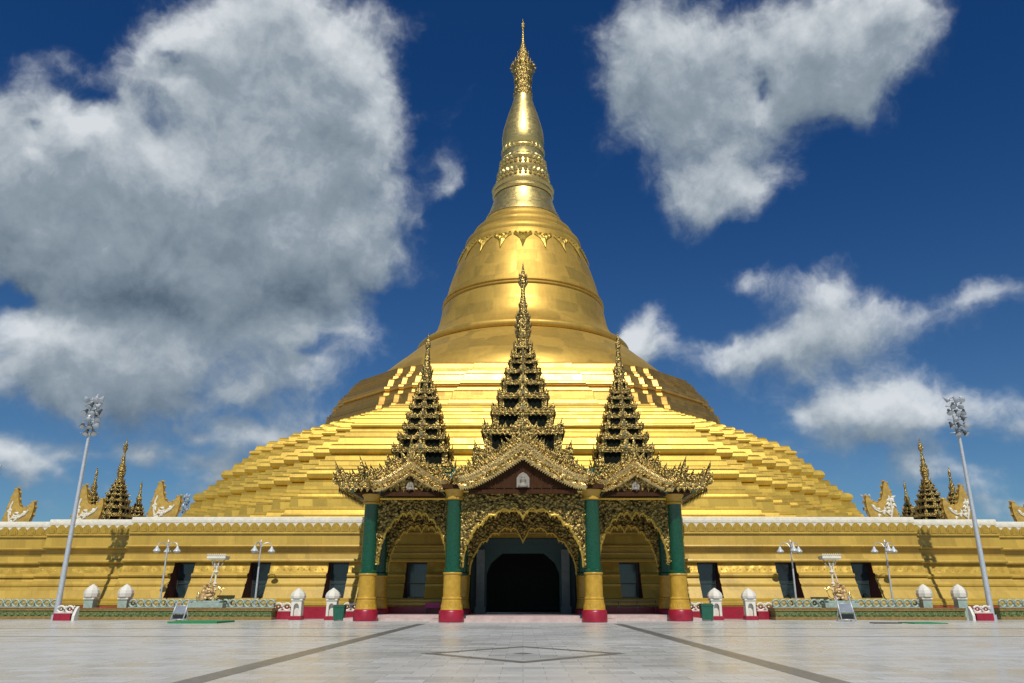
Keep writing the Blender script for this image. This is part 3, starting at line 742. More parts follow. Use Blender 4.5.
def screen(x0, y0, x1, y1, zt=9.15, zlow=3.6, drop=1.15, pend=1.3):
    """carved hanging screen between two columns, in local porch coordinates"""
    a = Vector((x0, y0, 0)); b = Vector((x1, y1, 0)); d = (b-a); L_ = d.length; d.normalize()
    nrm = Vector((d.y, -d.x, 0))
    hw = L_/2; curve = []
    N = 46
    for i in range(N+1):
        t = i/N
        xx = -hw + .22 + (hw-.22)*(1-math.cos(t*math.pi/2))**.72
        zz = zlow + (zt-drop-zlow)*math.sin(t*math.pi/2)**.62
        zz += .26*abs(math.sin(t*math.pi*5)) * min(1, t*3)
        zz -= pend*math.exp(-((1-t)/.10)**2)
        curve.append((xx, zz))
    full = curve + [(-x, z) for x, z in curve[-2::-1]]
    poly = [(-hw, zt), (-hw, zlow)] + full + [(hw, zlow), (hw, zt)]
    mid = (a+b)/2
    W3 = lambda x, z, o=0: mid + d*x + nrm*o + Vector((0, 0, z))
    mb = MB()
    A = [mb.bm.verts.new(W3(x, z, .14)) for x, z in poly]; Bv = [mb.bm.verts.new(W3(x, z, -.14)) for x, z in poly]
    n = len(poly)
    for k in range(n): mb.bm.faces.new((A[k], A[(k+1) % n], Bv[(k+1) % n], Bv[k]))
    mb.bm.faces.new(A); mb.bm.faces.new(Bv[::-1])
    # raised leaves over both faces
    def inside(x, z):
        for (xa, za), (xb, zb) in zip(full, full[1:]):
            if min(xa, xb) <= x <= max(xa, xb) and abs(xb-xa) > 1e-6:
                return z > za + (zb-za)*(x-xa)/(xb-xa) + .15
        return True
    cnt = 0
    while cnt < int(hw*62):
        x = random.uniform(-hw+.1, hw-.1); z = random.uniform(zlow, zt-.25)
        if not inside(x, z): continue
        cnt += 1; an = random.uniform(0, 2*math.pi); sd_ = 1
        r_ = d*math.cos(an) + Vector((0, 0, 1))*math.sin(an); u_ = -d*math.sin(an) + Vector((0, 0, 1))*math.cos(an)
        mb.flame(W3(x, z, .15*sd_) - u_*.15, r_, u_ + nrm*.35*random.random(), random.uniform(.25, .5), random.uniform(.16, .3), random.uniform(-.5, .5), 0, .07)
    s_o = mb.build('arch_screen', M['carve'], por)
    mb = MB(); mb.tube([W3(x, z, .12) for x, z in full], .085, 6)
    mb.tube([W3(-hw+.15, zt-.1, .18), W3(hw-.15, zt-.1, .18)], .11, 6)
    for k in range(4, len(full)-4, 3):
        x, z = full[k]; mb.flame(W3(x, z+.1, .14), d, (0, 0, -1), .38, .26, 0, 0, .08)
    mb.build('scalloped_trim', M['gold'], s_o)
yi, yo, yr = YL(YI), YL(YO_), YL(YR)
screen(-XI+.5, yi, XI-.5, yi, 9.2, 3.7, 1.35, .6)
screen(-XO+.5, yo, -XI-.5, yo, 9.0, 4.0, 1.2, .35); screen(XI+.5, yo, XO-.5, yo, 9.0, 4.0, 1.2, .35)
screen(-XI+.5, yr, XI-.5, yr, 8.6, 3.4, 1.5, 1.0)
screen(-XO+.5, yr, -XI-.5, yr, 8.4, 3.6, 1.2, .35); screen(XI+.5, yr, XO-.5, yr, 8.4, 3.6, 1.2, .35)
screen(-XO, yr-.5, -XO, yo+.5, 9.0, 4.2, 1.2, .3); screen(XO, yo+.5, XO, yr-.5, 9.0, 4.2, 1.2, .3)
# ceiling slab and soffit
mb = MB(); mb.box(-12.9, 12.9, YL(59.4), YL(68.6), 9.22, 9.5); mb.box(-5.9, 5.9, YL(56.6), YL(59.4)-.003, 9.22, 9.5)
mb.build('ceiling', M['wood'], por)
# teal roof, hipped
mb = MB()
def hip(x0, x1, y0, y1, z0, x2, x3, y2, y3, z1, m=0):
    a = [(x0, y0, z0), (x1, y0, z0), (x1, y1, z0), (x0, y1, z0)]; b = [(x2, y2, z1), (x3, y2, z1), (x3, y3, z1), (x2, y3, z1)]
    for k in range(4): mb.face([a[k], a[(k+1) % 4], b[(k+1) % 4], b[k]], m)
    mb.face(b, m); mb.face(a[::-1], m)
hip(-13.6, 13.6, YL(58.6), YL(68.4), 9.52, -10.5, 10.5, YL(62.5), YL(67), 11.6)
mb.build('roof', M['teal'], por)
# eave ornament: fringe band + flames
UP = Vector((0, 0, 1)); FR = Vector((0, -1, 0))
def eave(mb, p0, p1, out, n, h=.8, w=.42, band=.38):
    p0 = Vector(p0); p1 = Vector(p1); d = (p1-p0).normalized(); out = Vector(out)
    q = [p0 + out*.12 - UP*band*.6, p1 + out*.12 - UP*band*.6, p1 + out*.12 + UP*band*.5, p0 + out*.12 + UP*band*.5]
    r = [v - out*.24 for v in q]
    mb.face(q); mb.face(r[::-1])
    for k in range(4): mb.face([q[k], q[(k+1) % 4], r[(k+1) % 4], r[k]])
    mb.flames(p0 + out*.1 + UP*band*.4, p1 + out*.1 + UP*band*.4, n, h, w, out, 0, .25)
    for k in range(n):
        pp = p0.lerp(p1, (k+.5)/n) + out*.13 - UP*band*.5
        mb.flame(pp, d, -UP, h*.55, w*.8, 0, 0, .08)
        mb.flame(p0.lerp(p1, (k+.5)/n) + out*.13 - UP*.1, d, UP+out*.6, .3, w*.7, 0, 1, .1)
def horn(mb, p, out, h, w=.6, m=0):
    """upturned corner ornament: a cluster of rising curved flames"""
    p = Vector(p); out = Vector(out).normalized(); sd_ = out.cross(UP)
    for k, (f, hh, off) in enumerate(((1.0, h, 0), (.7, h*.75, -.45), (1.3, h*.55, .3), (.5, h*.5, -.85))):
        mb.flame(p + out*off*w*1.2, out, UP + out*.22*f, hh, w, .28, m, w*.28)
    mb.flame(p + out*.2, sd_, UP + out*.5, h*.6, w*.8, 0, m, w*.25)
ze = 9.75
FL = [M['filigree'], M['spark']]
for s_ in (-1, 1):
    xa, xb = sorted((s_*13.7, s_*4.7))
    mb = MB(); eave(mb, (xa, YL(58.45), ze-.05), (xb, YL(58.45), ze-.05), FR, 20, .7)
    for k in range(9):
        horn(mb, (s_*(13.4-.60*k), YL(58.7+.42*k), 9.8+.25*k), (s_*.8, -.6, 0), (1.3, 1.0, 1.9, 1.0, .9, 1.7, .8, .9, 1.2)[k], .55)
    mb.build('front_eave', FL, por)
    mb = MB(); eave(mb, (s_*13.8, YL(58.7), ze), (s_*13.8, YL(68.4), ze), (s_, 0, 0), 18, 1.0)
    for Y_, hh, oy in ((58.8, 1.9, -.6), (63.5, 1.5, 0), (68.2, 1.7, .6)): horn(mb, (s_*13.85, YL(Y_), ze), (s_*.8, oy, 0), hh, .65)
    mb.build('side_eave', FL, por)
def gable(cx, Y, apex, xs, ze_, depth, scale=1.0):
    y = YL(Y)
    # tympanum of dark wood
    mb = MB(); mb.prism([(cx-xs+.2, ze_-.25), (cx+xs-.2, ze_-.25), (cx, apex+.1)], y+.35, y+.5)
    gm = mb.build('gable', M['wood'], por)
    mb = MB()
    for k in range(9):
        xx = cx + (k-4)*xs*.16; zz = ze_ - .2; hh = (apex - .3 - ze_)*(1-abs(k-4)/5.2)
        mb.box(xx-.05, xx+.05, y+.28, y+.348, zz, zz+max(.15, hh*.9))
    mb.box(cx-xs+.3, cx+xs-.3, y+.2, y+.345, ze_-.3, ze_-.02); mb.build('wood_slat', M['wood'], gm)
    # small pale figure in the gable
    mb = MB(); fz = ze_+.15; fh = (apex-ze_)*.46
    w_ = fh*.42
    mb.prism([(cx-w_, fz), (cx+w_, fz), (cx+w_, fz+fh*.62), (cx+w_*.6, fz+fh*.86), (cx, fz+fh), (cx-w_*.6, fz+fh*.86), (cx-w_, fz+fh*.62)], y+.20, y+.278)
    mb.lathe([(w_*.75, 0), (w_*.8, fh*.08), (w_*.5, fh*.2), (w_*.36, fh*.3), (w_*.48, fh*.5), (w_*.2, fh*.58), (w_*.24, fh*.66), (w_*.22, fh*.74), (.02, fh*.84)], 14, (cx, y+.16, fz))
    mb.build('relief_figure', M['figure'], gm)
    # bargeboards, swept
    mb = MB()
    for s_ in (-1, 1):
        N = 15; pts = []
        for i in range(N+1):
            t = i/N
            x = cx + s_*xs*1.08*t
            z = apex + (ze_-apex)*(1-(1-t)**1.35)*1.0 + .25*max(0, t-.8)*5*.5
            pts.append(Vector((x, y, z)))
        for i in range(N):
            p, q = pts[i], pts[i+1]; th = 1.0*scale*(1-.3*i/N)
            v = [p+Vector((0, -.12, -.06)), q+Vector((0, -.12, -.06)), q+Vector((0, -.12, th)), p+Vector((0, -.12, th))]
            w_ = [a+Vector((0, .42, 0)) for a in v]
            mb.face(v); mb.face(w_[::-1]); mb.face([v[3], v[2], w_[2], w_[3]]); mb.face([v[1], v[0], w_[0], w_[1]])
            d = (q-p).normalized(); nrm_ = Vector((-d.z, 0, d.x)) * (1 if s_ > 0 else -1)
            nrm_ = nrm_ if nrm_.z > 0 else -nrm_
            for j in range(7):
                an = random.uniform(0, 6.28); c = p.lerp(q, random.random()) + Vector((0, -.13, th*random.uniform(.12, .92)))
                mb.flame(c, (math.cos(an), 0, math.sin(an)), (-math.sin(an), -.25, math.cos(an)), random.uniform(.3, .5)*scale, random.uniform(.2, .34)*scale, random.uniform(-.5, .5), random.choice([0, 0, 1]), .1)
            for j in range(2):
                c = p.lerp(q, .25+.5*j)
                mb.flame(c + Vector((0, 0, th*.9)), d, nrm_ + Vector((0, -.2, 0)), random.uniform(.55, .95)*scale, .42*scale, -.3*s_*1, 0)
                mb.flame(c + Vector((0, -.13, th*.45)), d, Vector((0, -.5, 1)), .35*scale, .3*scale, 0, 1)
                mb.flame(c + Vector((0, -.13, .12)), d, -nrm_, .36*scale, .28*scale, 0, 1)
                mb.flame(c + Vector((0, -.13, th*.75)), d, Vector((d.x*.6, -.5, 1)), .34*scale, .3*scale, .3, 1)
                mb.flame(c + Vector((0, .28, th*.9)), d, nrm_, random.uniform(.7, 1.2)*scale, .45*scale, -.3*s_, 0)
            if i % 4 == 3: horn(mb, q + Vector((0, 0, th*.9)), (s_, -.2, 0), 1.25*scale, .45*scale)
        horn(mb, pts[-1] + Vector((0, 0, .3)), (s_, -.1, 0), 1.5*scale, .5*scale)
    for k in range(3): mb.flame((cx, y-.1+.2*k, apex+.9), (1, 0, 0), (0, 0, 1), (2.3-.5*k)*scale, .7*scale, 0, 0)
    for s_ in (-1, 1): mb.flame((cx+s_*.35, y-.05, apex+.8), (1, 0, 0), (s_*.5, 0, 1), 1.4*scale, .5*scale, 0, 0)
    mb.build('bargeboard', [M['filigree'], M['spark']], gm)
    # gable roof behind
    mb = MB()
    for s_ in (-1, 1):
        mb.face([(cx, y+.45, apex-.05), (cx+s_*xs, y+.45, ze_-.05), (cx+s_*xs, y+depth, ze_-.05), (cx, y+depth, apex-.05)])
    mb.build('gable_roof', M['teal'], gm)
gable(0, 56.3, zat(456, 56.3), 4.25, zat(489, 56.3), 5.5, 1.05)
gable(-8.45, 58.0, zat(473, 58.0), 2.5, zat(491.5, 58.0), 5.0, .85)
gable(8.45, 58.0, zat(473, 58.0), 2.5, zat(491.5, 58.0), 5.0, .85)

def tiered_spire(cx, tiers, finial, name='tiered_spire'):
    """tiers: list of (z, half) bottom-up; finial: lathe profile [(r,z)]"""
    y = YL(YS)
    mb = MB(); mb.lathe(finial, 20, (cx, y, 0))
    for i in range(len(finial)-1):
        (r0, z0), (r1, z1) = finial[i], finial[i+1]
        if r0 > .3 and z1 - z0 > .05:
            for k in range(10):
                a = 2*math.pi*k/10
                mb.flame((cx+r0*math.cos(a), y+r0*math.sin(a), z0), (-math.sin(a), math.cos(a), 0), (.15*math.cos(a), .15*math.sin(a), 1), .55, .3, 0, 0, .06)
    sp = mb.build(name, M['filigree'], por)
    for i, (z, h) in enumerate(tiers):
        nz, nh = tiers[i+1] if i+1 < len(tiers) else (z + 1.0, h*.8)
        H = nz - z
        mb = MB()
        # roof slab (truncated pyramid) from z to z+.42H
        zr = z + .30*H; hin = nh*.92; h = h*.93
        a = [(-h, -h), (h, -h), (h, h), (-h, h)]; b = [(-hin, -hin), (hin, -hin), (hin, hin), (-hin, hin)]
        for k in range(4):
            k2 = (k+1) % 4
            mb.face([(cx+a[k][0], y+a[k][1], z), (cx+a[k2][0], y+a[k2][1], z), (cx+b[k2][0], y+b[k2][1], zr), (cx+b[k][0], y+b[k][1], zr)], 0)
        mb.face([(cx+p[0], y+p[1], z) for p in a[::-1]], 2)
        # core with near-black panels painted as shaded openings, and posts below the next tier
        hc = nh*.84
        mb.box(cx-hc, cx+hc, y-hc, y+hc, zr-.02, nz+.02, 0)
        for q_ in (-1, 1):
            a0_, a1_ = sorted((q_*hc*.20, q_*hc*.86)); zb0, zb1 = zr+.03*H, nz-.10*H
            for s_ in (-1, 1):
                b0_, b1_ = sorted((s_*hc*.9, s_*(hc+.012)))
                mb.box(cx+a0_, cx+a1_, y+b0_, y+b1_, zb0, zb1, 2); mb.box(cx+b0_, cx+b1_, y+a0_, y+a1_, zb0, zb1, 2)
        for px_ in (-.98, -.12, .12, .98):
            for s_ in (-1, 1):
                mb.box(cx+px_*hc*1.04-.08*h*.4, cx+px_*hc*1.04+.08*h*.4, y+s_*hc*1.05-.05*h*.4, y+s_*hc*1.05+.05*h*.4, zr, nz, 0)
                mb.box(cx+s_*hc*1.05-.05*h*.4, cx+s_*hc*1.05+.05*h*.4, y+px_*hc*1.04-.08*h*.4, y+px_*hc*1.04+.08*h*.4, zr, nz, 0)
        # eaves
        nf = max(5, int(h*5))
        fh = min(.5, H*.24)
        for k in range(4):
            k2 = (k+1) % 4
            o = Vector((a[k][0]+a[k2][0], a[k][1]+a[k2][1], 0)).normalized()
            p0 = Vector((cx+a[k][0], y+a[k][1], z)); p1 = Vector((cx+a[k2][0], y+a[k2][1], z))
            d = (p1-p0).normalized()
            q = [p0+o*.05-UP*.12*H, p1+o*.05-UP*.12*H, p1+o*.05+UP*.10*H, p0+o*.05+UP*.10*H]
            r = [v-o*.1 for v in q]
            mb.face(q, 0); mb.face(r[::-1], 0); mb.face([q[3], q[2], r[2], r[3]], 0); mb.face([q[1], q[0], r[0], r[1]], 0)
            mb.flames(p0+UP*.08*H, p1+UP*.08*H, nf, fh, 2*h/nf*1.05, o, 0, .2)
            for j in range(nf):
                pp = p0.lerp(p1, (j+.5)/nf) + o*.08
                mb.flame(pp - UP*.08*H, d, -UP, fh*.6, 2*h/nf*.8, 0, 0, .05)
                mb.flame(pp, d, UP*.7+o, fh*.45, 2*h/nf*.7, 0, 1, .07)
            # middle antefix like a little gable
            mid = (p0+p1)/2 + o*.06
            for u, hh in ((0, H*.92), (-.17*h, H*.55), (.17*h, H*.55)):
                mb.flame(mid + d*u, d, UP + o*.1 - d*u*.25, hh, .26*h+.08, 0, 0, .1)
            mb.flame(mid + o*.08 + UP*.05, d, UP + o*.2, H*.5, .16*h+.06, 0, 1, .1)
            # upturned corner
            co = Vector((a[k][0], a[k][1], 0)).normalized()
            horn(mb, p0 - co*.12*h + UP*.05*H, co*.6, min(1.5, H*.66), .13*h+.10)
        # floral facing along the middle of the front
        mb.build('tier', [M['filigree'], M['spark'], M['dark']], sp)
    return sp
def px_tiers(l): return [(zat(y, YS), hw/FPX*YS/(math.cos(PITCH)-(341.5-y)/FPX*math.sin(PITCH))) for y, hw in l]
def px_fin(l): return [(h, z) for z, h in px_tiers(l)]
tiered_spire(0, px_tiers([(466, 50), (439, 41), (419, 32), (402, 25.5), (388, 21.5), (376, 17.5), (366, 13.8), (359, 10.8)]),
             px_fin([(358, 8), (355, 6), (353, 6.5), (351, 9), (347, 9), (343, 5), (341, 4.2), (338, 6.6), (334, 7.4), (330, 6.2), (328, 7.8), (320, 6.6), (317, 4.6), (308, 3.7), (298, 2.7), (291, 1.9), (288, 2.4), (285, 4.0), (279, 3.4), (273, 2), (266, .7), (262, .2)]))
side_t = [(474, 33), (455, 29), (442, 24.5), (431, 20), (420, 17), (410, 14.6), (401, 11.6), (394, 8.8)]
side_f = [(393, 6.5), (390, 4.5), (388, 5.6), (385, 6.2), (382, 3.4), (379, 4.6), (374, 5.4), (371, 3.8), (362, 3), (353, 2.2), (350, 1.6), (348, 2.6), (344, 2.6), (339, 1.4), (333, .3)]
for cx in (-8.3, 8.3): tiered_spire(cx, px_tiers(side_t), px_fin(side_f))

# the same porch stands on the left and right flank of the pagoda
PS = .87
copy_tree(por, (-61.9, D, 0), R(-90), 'distant tiered porch spires rising over the base wall at far left', PS)
copy_tree(por, (61.9, D, 0), R(90), 'distant tiered porch spires rising over the base wall at far right', PS)
por_g = 'tiered entrance porches on the sides of the pagoda'
for o in list(col.objects):
    if o.name.startswith('entrance_porch'): o['group'] = por_g

# ------------------------------------------------------------------ terrace corner ornaments
def fin_mesh(s_):
    root = thing('corner_ornament', 'x', 'ornament')
    ol = [(-1.45, 0), (-1.35, .9), (-1.15, 1.9), (-.95, 2.9), (-.75, 3.6), (-.52, 3.75), (-.34, 3.35), (-.22, 2.7), (-.02, 2.15), (.35, 1.85), (.75, 1.95), (1.08, 2.35), (1.32, 2.45), (1.42, 2.0), (1.36, 1.3), (1.15, .55), (.85, 0)]
    mb = MB(); mb.prism([(s_*x, z) for x, z in ol], -.22, .22)
    for i in range(1, 16):
        x, z = ol[i]; x0, z0 = ol[i-1]; x1, z1 = ol[i+1]; t_ = Vector((s_*(x1-x0), 0, z1-z0)).normalized(); n_ = Vector((-t_.z, 0, t_.x))
        if n_.dot(Vector((s_*x, 0, z-1.3))) < 0: n_ = -n_
        mb.flame((s_*x, 0, z), t_, n_, .25, .4, .2, 0, .2)
    mb.build('body', M['ornament_gold'], root)
    mb = MB()
    cur = [(-.6, .1), (-.7, .7), (-.85, 1.3), (-.8, 2.0), (-.65, 2.5)]
    mb.tube([(s_*x, -.24, z) for x, z in cur], .085, 6)
    mb.tube([(s_*x, -.24, z) for x, z in [(-.7, .7), (-.2, 1.15), (.3, 1.05), (.7, 1.3), (.95, 1.7)]], .075, 6)
    for i in range(20):
        t = random.random(); i_ = random.choice([0, 1])
        cx_, cz_ = ((-.75+random.uniform(-.25, .25), .8+1.5*t) if i_ else (-.5+1.4*t, .85+.7*t+random.uniform(-.4, .25)))
        an = random.uniform(0, 6.28)
        mb.flame((s_*cx_, -.23, cz_), (math.cos(an), 0, math.sin(an)), (-math.sin(an), -.2, math.cos(an)), .42, .26, .2, 0, .06)
    mb.box(-.22-s_*.62, .22-s_*.62, -.3, -.2, 0, .4)
    mb.build('floral_relief', M['cream'], root)
    return root
spots = [(165, 70.7), (89, 72.9), (21, 75.1)]
fg = 'corner ornaments along the top of the base wall'
for s_, lab in ((-1, 'left'), (1, 'right')):
    for k, (px, Y) in enumerate(spots):
        x = xat(px, 505, Y) * (1 if s_ < 0 else -1)
        names = {(-1, 0): 'gold crescent ornament with white flowers nearest the stupa on left wall top',
                 (-1, 1): 'gold crescent ornament with white flowers beside left distant spires, behind the floodlight mast',
                 (-1, 2): 'gold crescent ornament with white flowers at the far left end of the wall',
                 (1, 0): 'gold crescent ornament with white flowers nearest the stupa on right wall top',
                 (1, 1): 'gold crescent ornament with white flowers beside right distant spires',
                 (1, 2): 'gold crescent ornament cut by the right edge of the picture'}
        if k == 0:
            fr = fin_mesh(1 if s_ < 0 else -1); o = fr
        else: o = copy_tree(fr)
        o.location = (x, Y, 7.9); o['label'] = names[(s_, k)]; o['group'] = fg

# ------------------------------------------------------------------ floodlight masts
mast = thing('floodlight_mast', 'tall grey floodlight mast on the left, in front of the base wall', 'floodlight', group='floodlight masts round the pagoda')
HT = 14.6
mb = MB(); mb.tube([(0, 0, 0), (0, 0, .4)], .34, 12); mb.tube([(0, 0, .4), (0, 0, 6), (0, 0, HT)], [.22, .18, .12], 12); mb.build('pole', M['steel'], mast)
mb = MB()
for s_ in (-1, 1): mb.tube([(s_*.22, 0, HT-.3), (s_*.22, 0, HT+3.0)], .05, 6)
for k in range(6):
    z = HT + .0 + k*.56
    mb.tube([(-.72, -.05, z), (.72, -.05, z)], .045, 6); mb.tube([(-.22, 0, z), (.22, 0, z+.5)], .03, 6)
mb.build('bracket', M['steel'], mast)
def floodlight(x, z, tilt, yaw_):
    mb = MB()
    mat_ = Matrix.Translation((x, -.2, z)) @ Matrix.Rotation(yaw_, 4, 'Z') @ Matrix.Rotation(tilt, 4, 'X')
    b = MB(); b.lathe([(.05, .24), (.10, .22), (.15, .08), (.23, -.1), (.24, -.16)], 14); b.box(-.08, .08, -.08, .08, .22, .36)
    mb.merge(b.bm, 0, mat_)
    fl = mb.build('floodlight', M['lampd'] if random.random() < .65 else M['steel'], mast)
    mb = MB(); b = MB(); b.lathe([(.22, -.165), (.22, -.18), (.12, -.21), (.02, -.22)], 14); mb.merge(b.bm, 0, mat_); mb.build('lens', M['lampw'], fl)
for k in range(6):
    for x in ((-.55, .12, .62) if k % 2 else (-.2, .5)):
        floodlight(x + random.uniform(-.06, .06), HT + k*.56 + random.uniform(-.05, .05), R(random.uniform(-55, -25)), R(random.uniform(-60, 60)))
mast.location = (xat(58, 606, 62.9), 62.9, 0)
copy_tree(mast, (xat(990, 606, 62.9), 62.9, 0), 0, 'tall grey floodlight mast on the right, in front of the base wall')
copy_tree(mast, (xat(186, 495, 190), 190, 0), 0, 'floodlight cluster far behind, by the left end of the golden terraces', (1.45, 1.45, 1.45))
copy_tree(mast, (xat(865, 495, 190), 190, 0), 0, 'floodlight cluster far behind, by the right end of the golden terraces', (1.45, 1.45, 1.45))
copy_tree(mast, (xat(-4, 465, 98), 98, 0), 0, 'distant floodlight mast cut by the left edge of the picture', (1, 1, 1))

# ------------------------------------------------------------------ planters, balustrades, gate pillars
def planter(x0, x1, Y, label):
    t = thing('planter', label, 'planter', ((x0+x1)/2, Y, 0), group='low planters along the foot of the base wall')
    hw = (x1-x0)/2
    mb = MB(); mb.box(-hw, hw, 0, 1.9, 0, .22, bev=.02); mb.build('base_band', M['planter_gold'], t)
    mb = MB(); mb.box(-hw+.06, hw-.06, .05, 1.82, .222, .66)
    n = int(hw*2/.55)
    for k in range(n):
        xx = -hw+.3+k*(2*hw-.6)/max(1, n-1)
        for a in (-.7, 0, .7): mb.flame((xx, .04, .26), (1, 0, 0), (a, -.12, 1), .36, .2, 0, 0, .06)
    mb.build('leaf_panel', M['leaf'], t)
    mb = MB(); mb.box(-hw, hw, -.02, 1.92, .662, .82, bev=.02); mb.box(-hw-.03, hw+.03, -.06, 1.95, .822, .88, bev=.015); mb.build('coping', M['planter_gold'], t)
    return t
def ring_balustrade(x0, x1, Y, zb, label, mat, base=None, h=.6):
    t = thing('balustrade', label, 'balustrade', ((x0+x1)/2, Y, 0), group='ring balustrades along the foot of the base wall')
    hw = (x1-x0)/2; mb = MB()
    mb.box(-hw, hw, -.1, .1, zb, zb+.07)
    n = max(2, round(2*hw/.62)); w = 2*hw/n
    for k in range(n):
        c = -hw + (k+.5)*w; N = 14
        pts = [(c + .44*w*math.cos(2*math.pi*j/N), 0, zb + .07 + h*.44 + h*.44*math.sin(2*math.pi*j/N)) for j in range(N+1)]
        mb.tube(pts, .085, 6)
        mb.lathe([(.02, -.09), (.09, 0), (.02, .09)], 8, (c+w*.5, 0, zb+.07+h*.80)); mb.lathe([(.02, -.08), (.08, 0), (.02, .08)], 6, (c, 0, zb+.07+h*.42))
    mb.build('ring_row', mat, t)
    if base:
        mb = MB(); mb.box(-hw, hw, -.35, .35, 0, zb-.002, bev=.02); mb.build('plinth', base, t)
    return t
GX = lambda px, Y: xat(px, 612, Y)
planter(GX(77, 63.6), GX(272, 63.6), 63.6, 'long low planter with green leaf panel, in front of the wall on the left')
planter(GX(775, 63.4), GX(966, 63.4), 63.4, 'long low planter with green leaf panel, in front of the wall on the right')
planter(GX(-60, 65.5), GX(57, 65.5), 65.5, 'low planter with green leaf panel cut by the left edge of the picture')
planter(GX(1000, 64.2), GX(1110, 64.2), 64.2, 'low planter with green leaf panel cut by the right edge of the picture')
ring_balustrade(GX(128, 65.0), GX(274, 65.0), 65.0, .885, 'mint white ring balustrade standing on the long left planter', M['ring'])
ring_balustrade(GX(773, 64.8), GX(920, 64.8), 64.8, .885, 'mint white ring balustrade standing on the long right planter', M['ring'])
ring_balustrade(GX(-60, 66.9), GX(57, 66.9), 66.9, .885, 'mint white ring balustrade on the planter at the left picture edge', M['ring'])
ring_balustrade(GX(1000, 65.6), GX(1110, 65.6), 65.6, .885, 'mint white ring balustrade on the planter at the right picture edge', M['ring'])
ring_balustrade(GX(273, 65.2)+.05, GX(291, 65.2), 65.2, .62, 'short white ring balustrade on a maroon plinth left of the left arched pillar', M['white'], M['red'])
ring_balustrade(GX(757, 65.2), GX(774, 65.2)-.05, 65.2, .62, 'short white ring balustrade on a maroon plinth right of the right arched pillar', M['white'], M['red'])
ring_balustrade(GX(343, 65.2), GX(358, 65.2), 65.2, .62, 'short white ring balustrade on a maroon plinth beside the leftmost porch column', M['white'], M['red'])
ring_balustrade(GX(688, 65.2), GX(703, 65.2), 65.2, .62, 'short white ring balustrade on a maroon plinth beside the rightmost porch column', M['white'], M['red'])
pg = 'white domed gate pillars along the base wall'
def pillar_arched():
    t = thing('gate_pillar', 'x', 'pillar', group=pg)
    mb = MB(); out = [(-.5, .3), (-.5, 1.45), (.5, 1.45), (.5, .3), (.27, .3)] + [(.27*math.cos(math.pi*k/8), .95+.3*math.sin(math.pi*k/8)) for k in range(9)] + [(-.27, .3)]
    mb.prism(out, -.45, .45); mb.box(-.26, .26, -.1, .45-.01, .3, 1.22)
    mb.build('shaft', M['white'], t)
    mb = MB(); mb.box(-.58, .58, -.53, .53, 1.452, 1.58, bev=.03); mb.lathe([(.66, 1.58), (.74, 1.66), (.76, 1.82), (.66, 2.02), (.46, 2.2), (.22, 2.32), (.05, 2.42)], 8, rot=math.pi/8, smooth=False); mb.build('domed_cap', M['white'], t)
    mb = MB(); mb.box(-.62, .62, -.62, .5, 0, .298, bev=.03); mb.build('plinth', M['red'], t)
    mb = MB()   # scrolled side wing
    mb.prism([(-.05, .3), (.42, .3), (.40, .75), (.30, 1.05), (.05, 1.28), (-.05, 1.28)], -.12, .12, plane='yz'); mb.build('scroll', M['cream'], t)
    return t
def pillar_plain():
    t = thing('gate_pillar', 'x', 'pillar', group=pg)
    mb = MB(); mb.box(-.52, .52, -.52, .52, 0, 1.5, bev=.03); mb.build('shaft', M['ring'], t)
    mb = MB(); mb.box(-.62, .62, -.62, .62, 1.502, 1.62, bev=.03); mb.lathe([(.72, 1.62), (.84, 1.72), (.88, 1.98), (.80, 2.22), (.55, 2.45), (.25, 2.6), (.05, 2.7)], 8, rot=math.pi/8, smooth=False); mb.build('domed_cap', M['white'], t)
    return t
a_ = pillar_arched(); a_.location = (GX(297, 63.8), 63.8, 0); a_.scale = (.78, .78, .98); a_['label'] = 'white arched gate pillar with domed cap beside the end of the left planter'
copy_tree(a_, (GX(332, 63.4), 63.4, 0), 0, 'white arched gate pillar with domed cap beside the left green bin')
copy_tree(a_, (GX(716, 63.4), 63.4, 0), 0, 'white arched gate pillar with domed cap beside the right green bin')
copy_tree(a_, (GX(750, 63.8), 63.8, 0), 0, 'white arched gate pillar with domed cap beside the end of the right planter')
b_ = pillar_plain(); b_.location = (GX(89, 65.8), 65.8, 0); b_.scale = (.70, .70, 1.0); b_['label'] = 'white domed pillar behind the left planter, closest to the left floodlight mast'
copy_tree(b_, (GX(123, 65.8), 65.8, 0), 0, 'white domed pillar behind the left planter, second from the left mast')
copy_tree(b_, (GX(927, 65.8), 65.8, 0), 0, 'white domed pillar behind the right planter, second from the right mast')
copy_tree(b_, (GX(962, 65.8), 65.8, 0), 0, 'white domed pillar behind the right planter, closest to the right floodlight mast')
for px, Y, lab in ((65, 61.9, 'short white ring balustrade on a maroon plinth at the foot of the left floodlight mast'), (982, 61.9, 'short white ring balustrade on a maroon plinth at the foot of the right floodlight mast')):
    t = ring_balustrade(GX(px-8.5, Y), GX(px+8.5, Y), Y, .52, lab, M['white'], M['red'], .5)
    q = 1 if px < 500 else -1
    mb = MB(); mb.prism([(-.35, 0), (.2, 0), (.2, 1.02), (.1, 1.0), (-.1, .82), (-.25, .56), (-.35, .35)], q*.86-.1, q*.86+.1, plane='yz'); mb.build('scroll', M['white'], t)

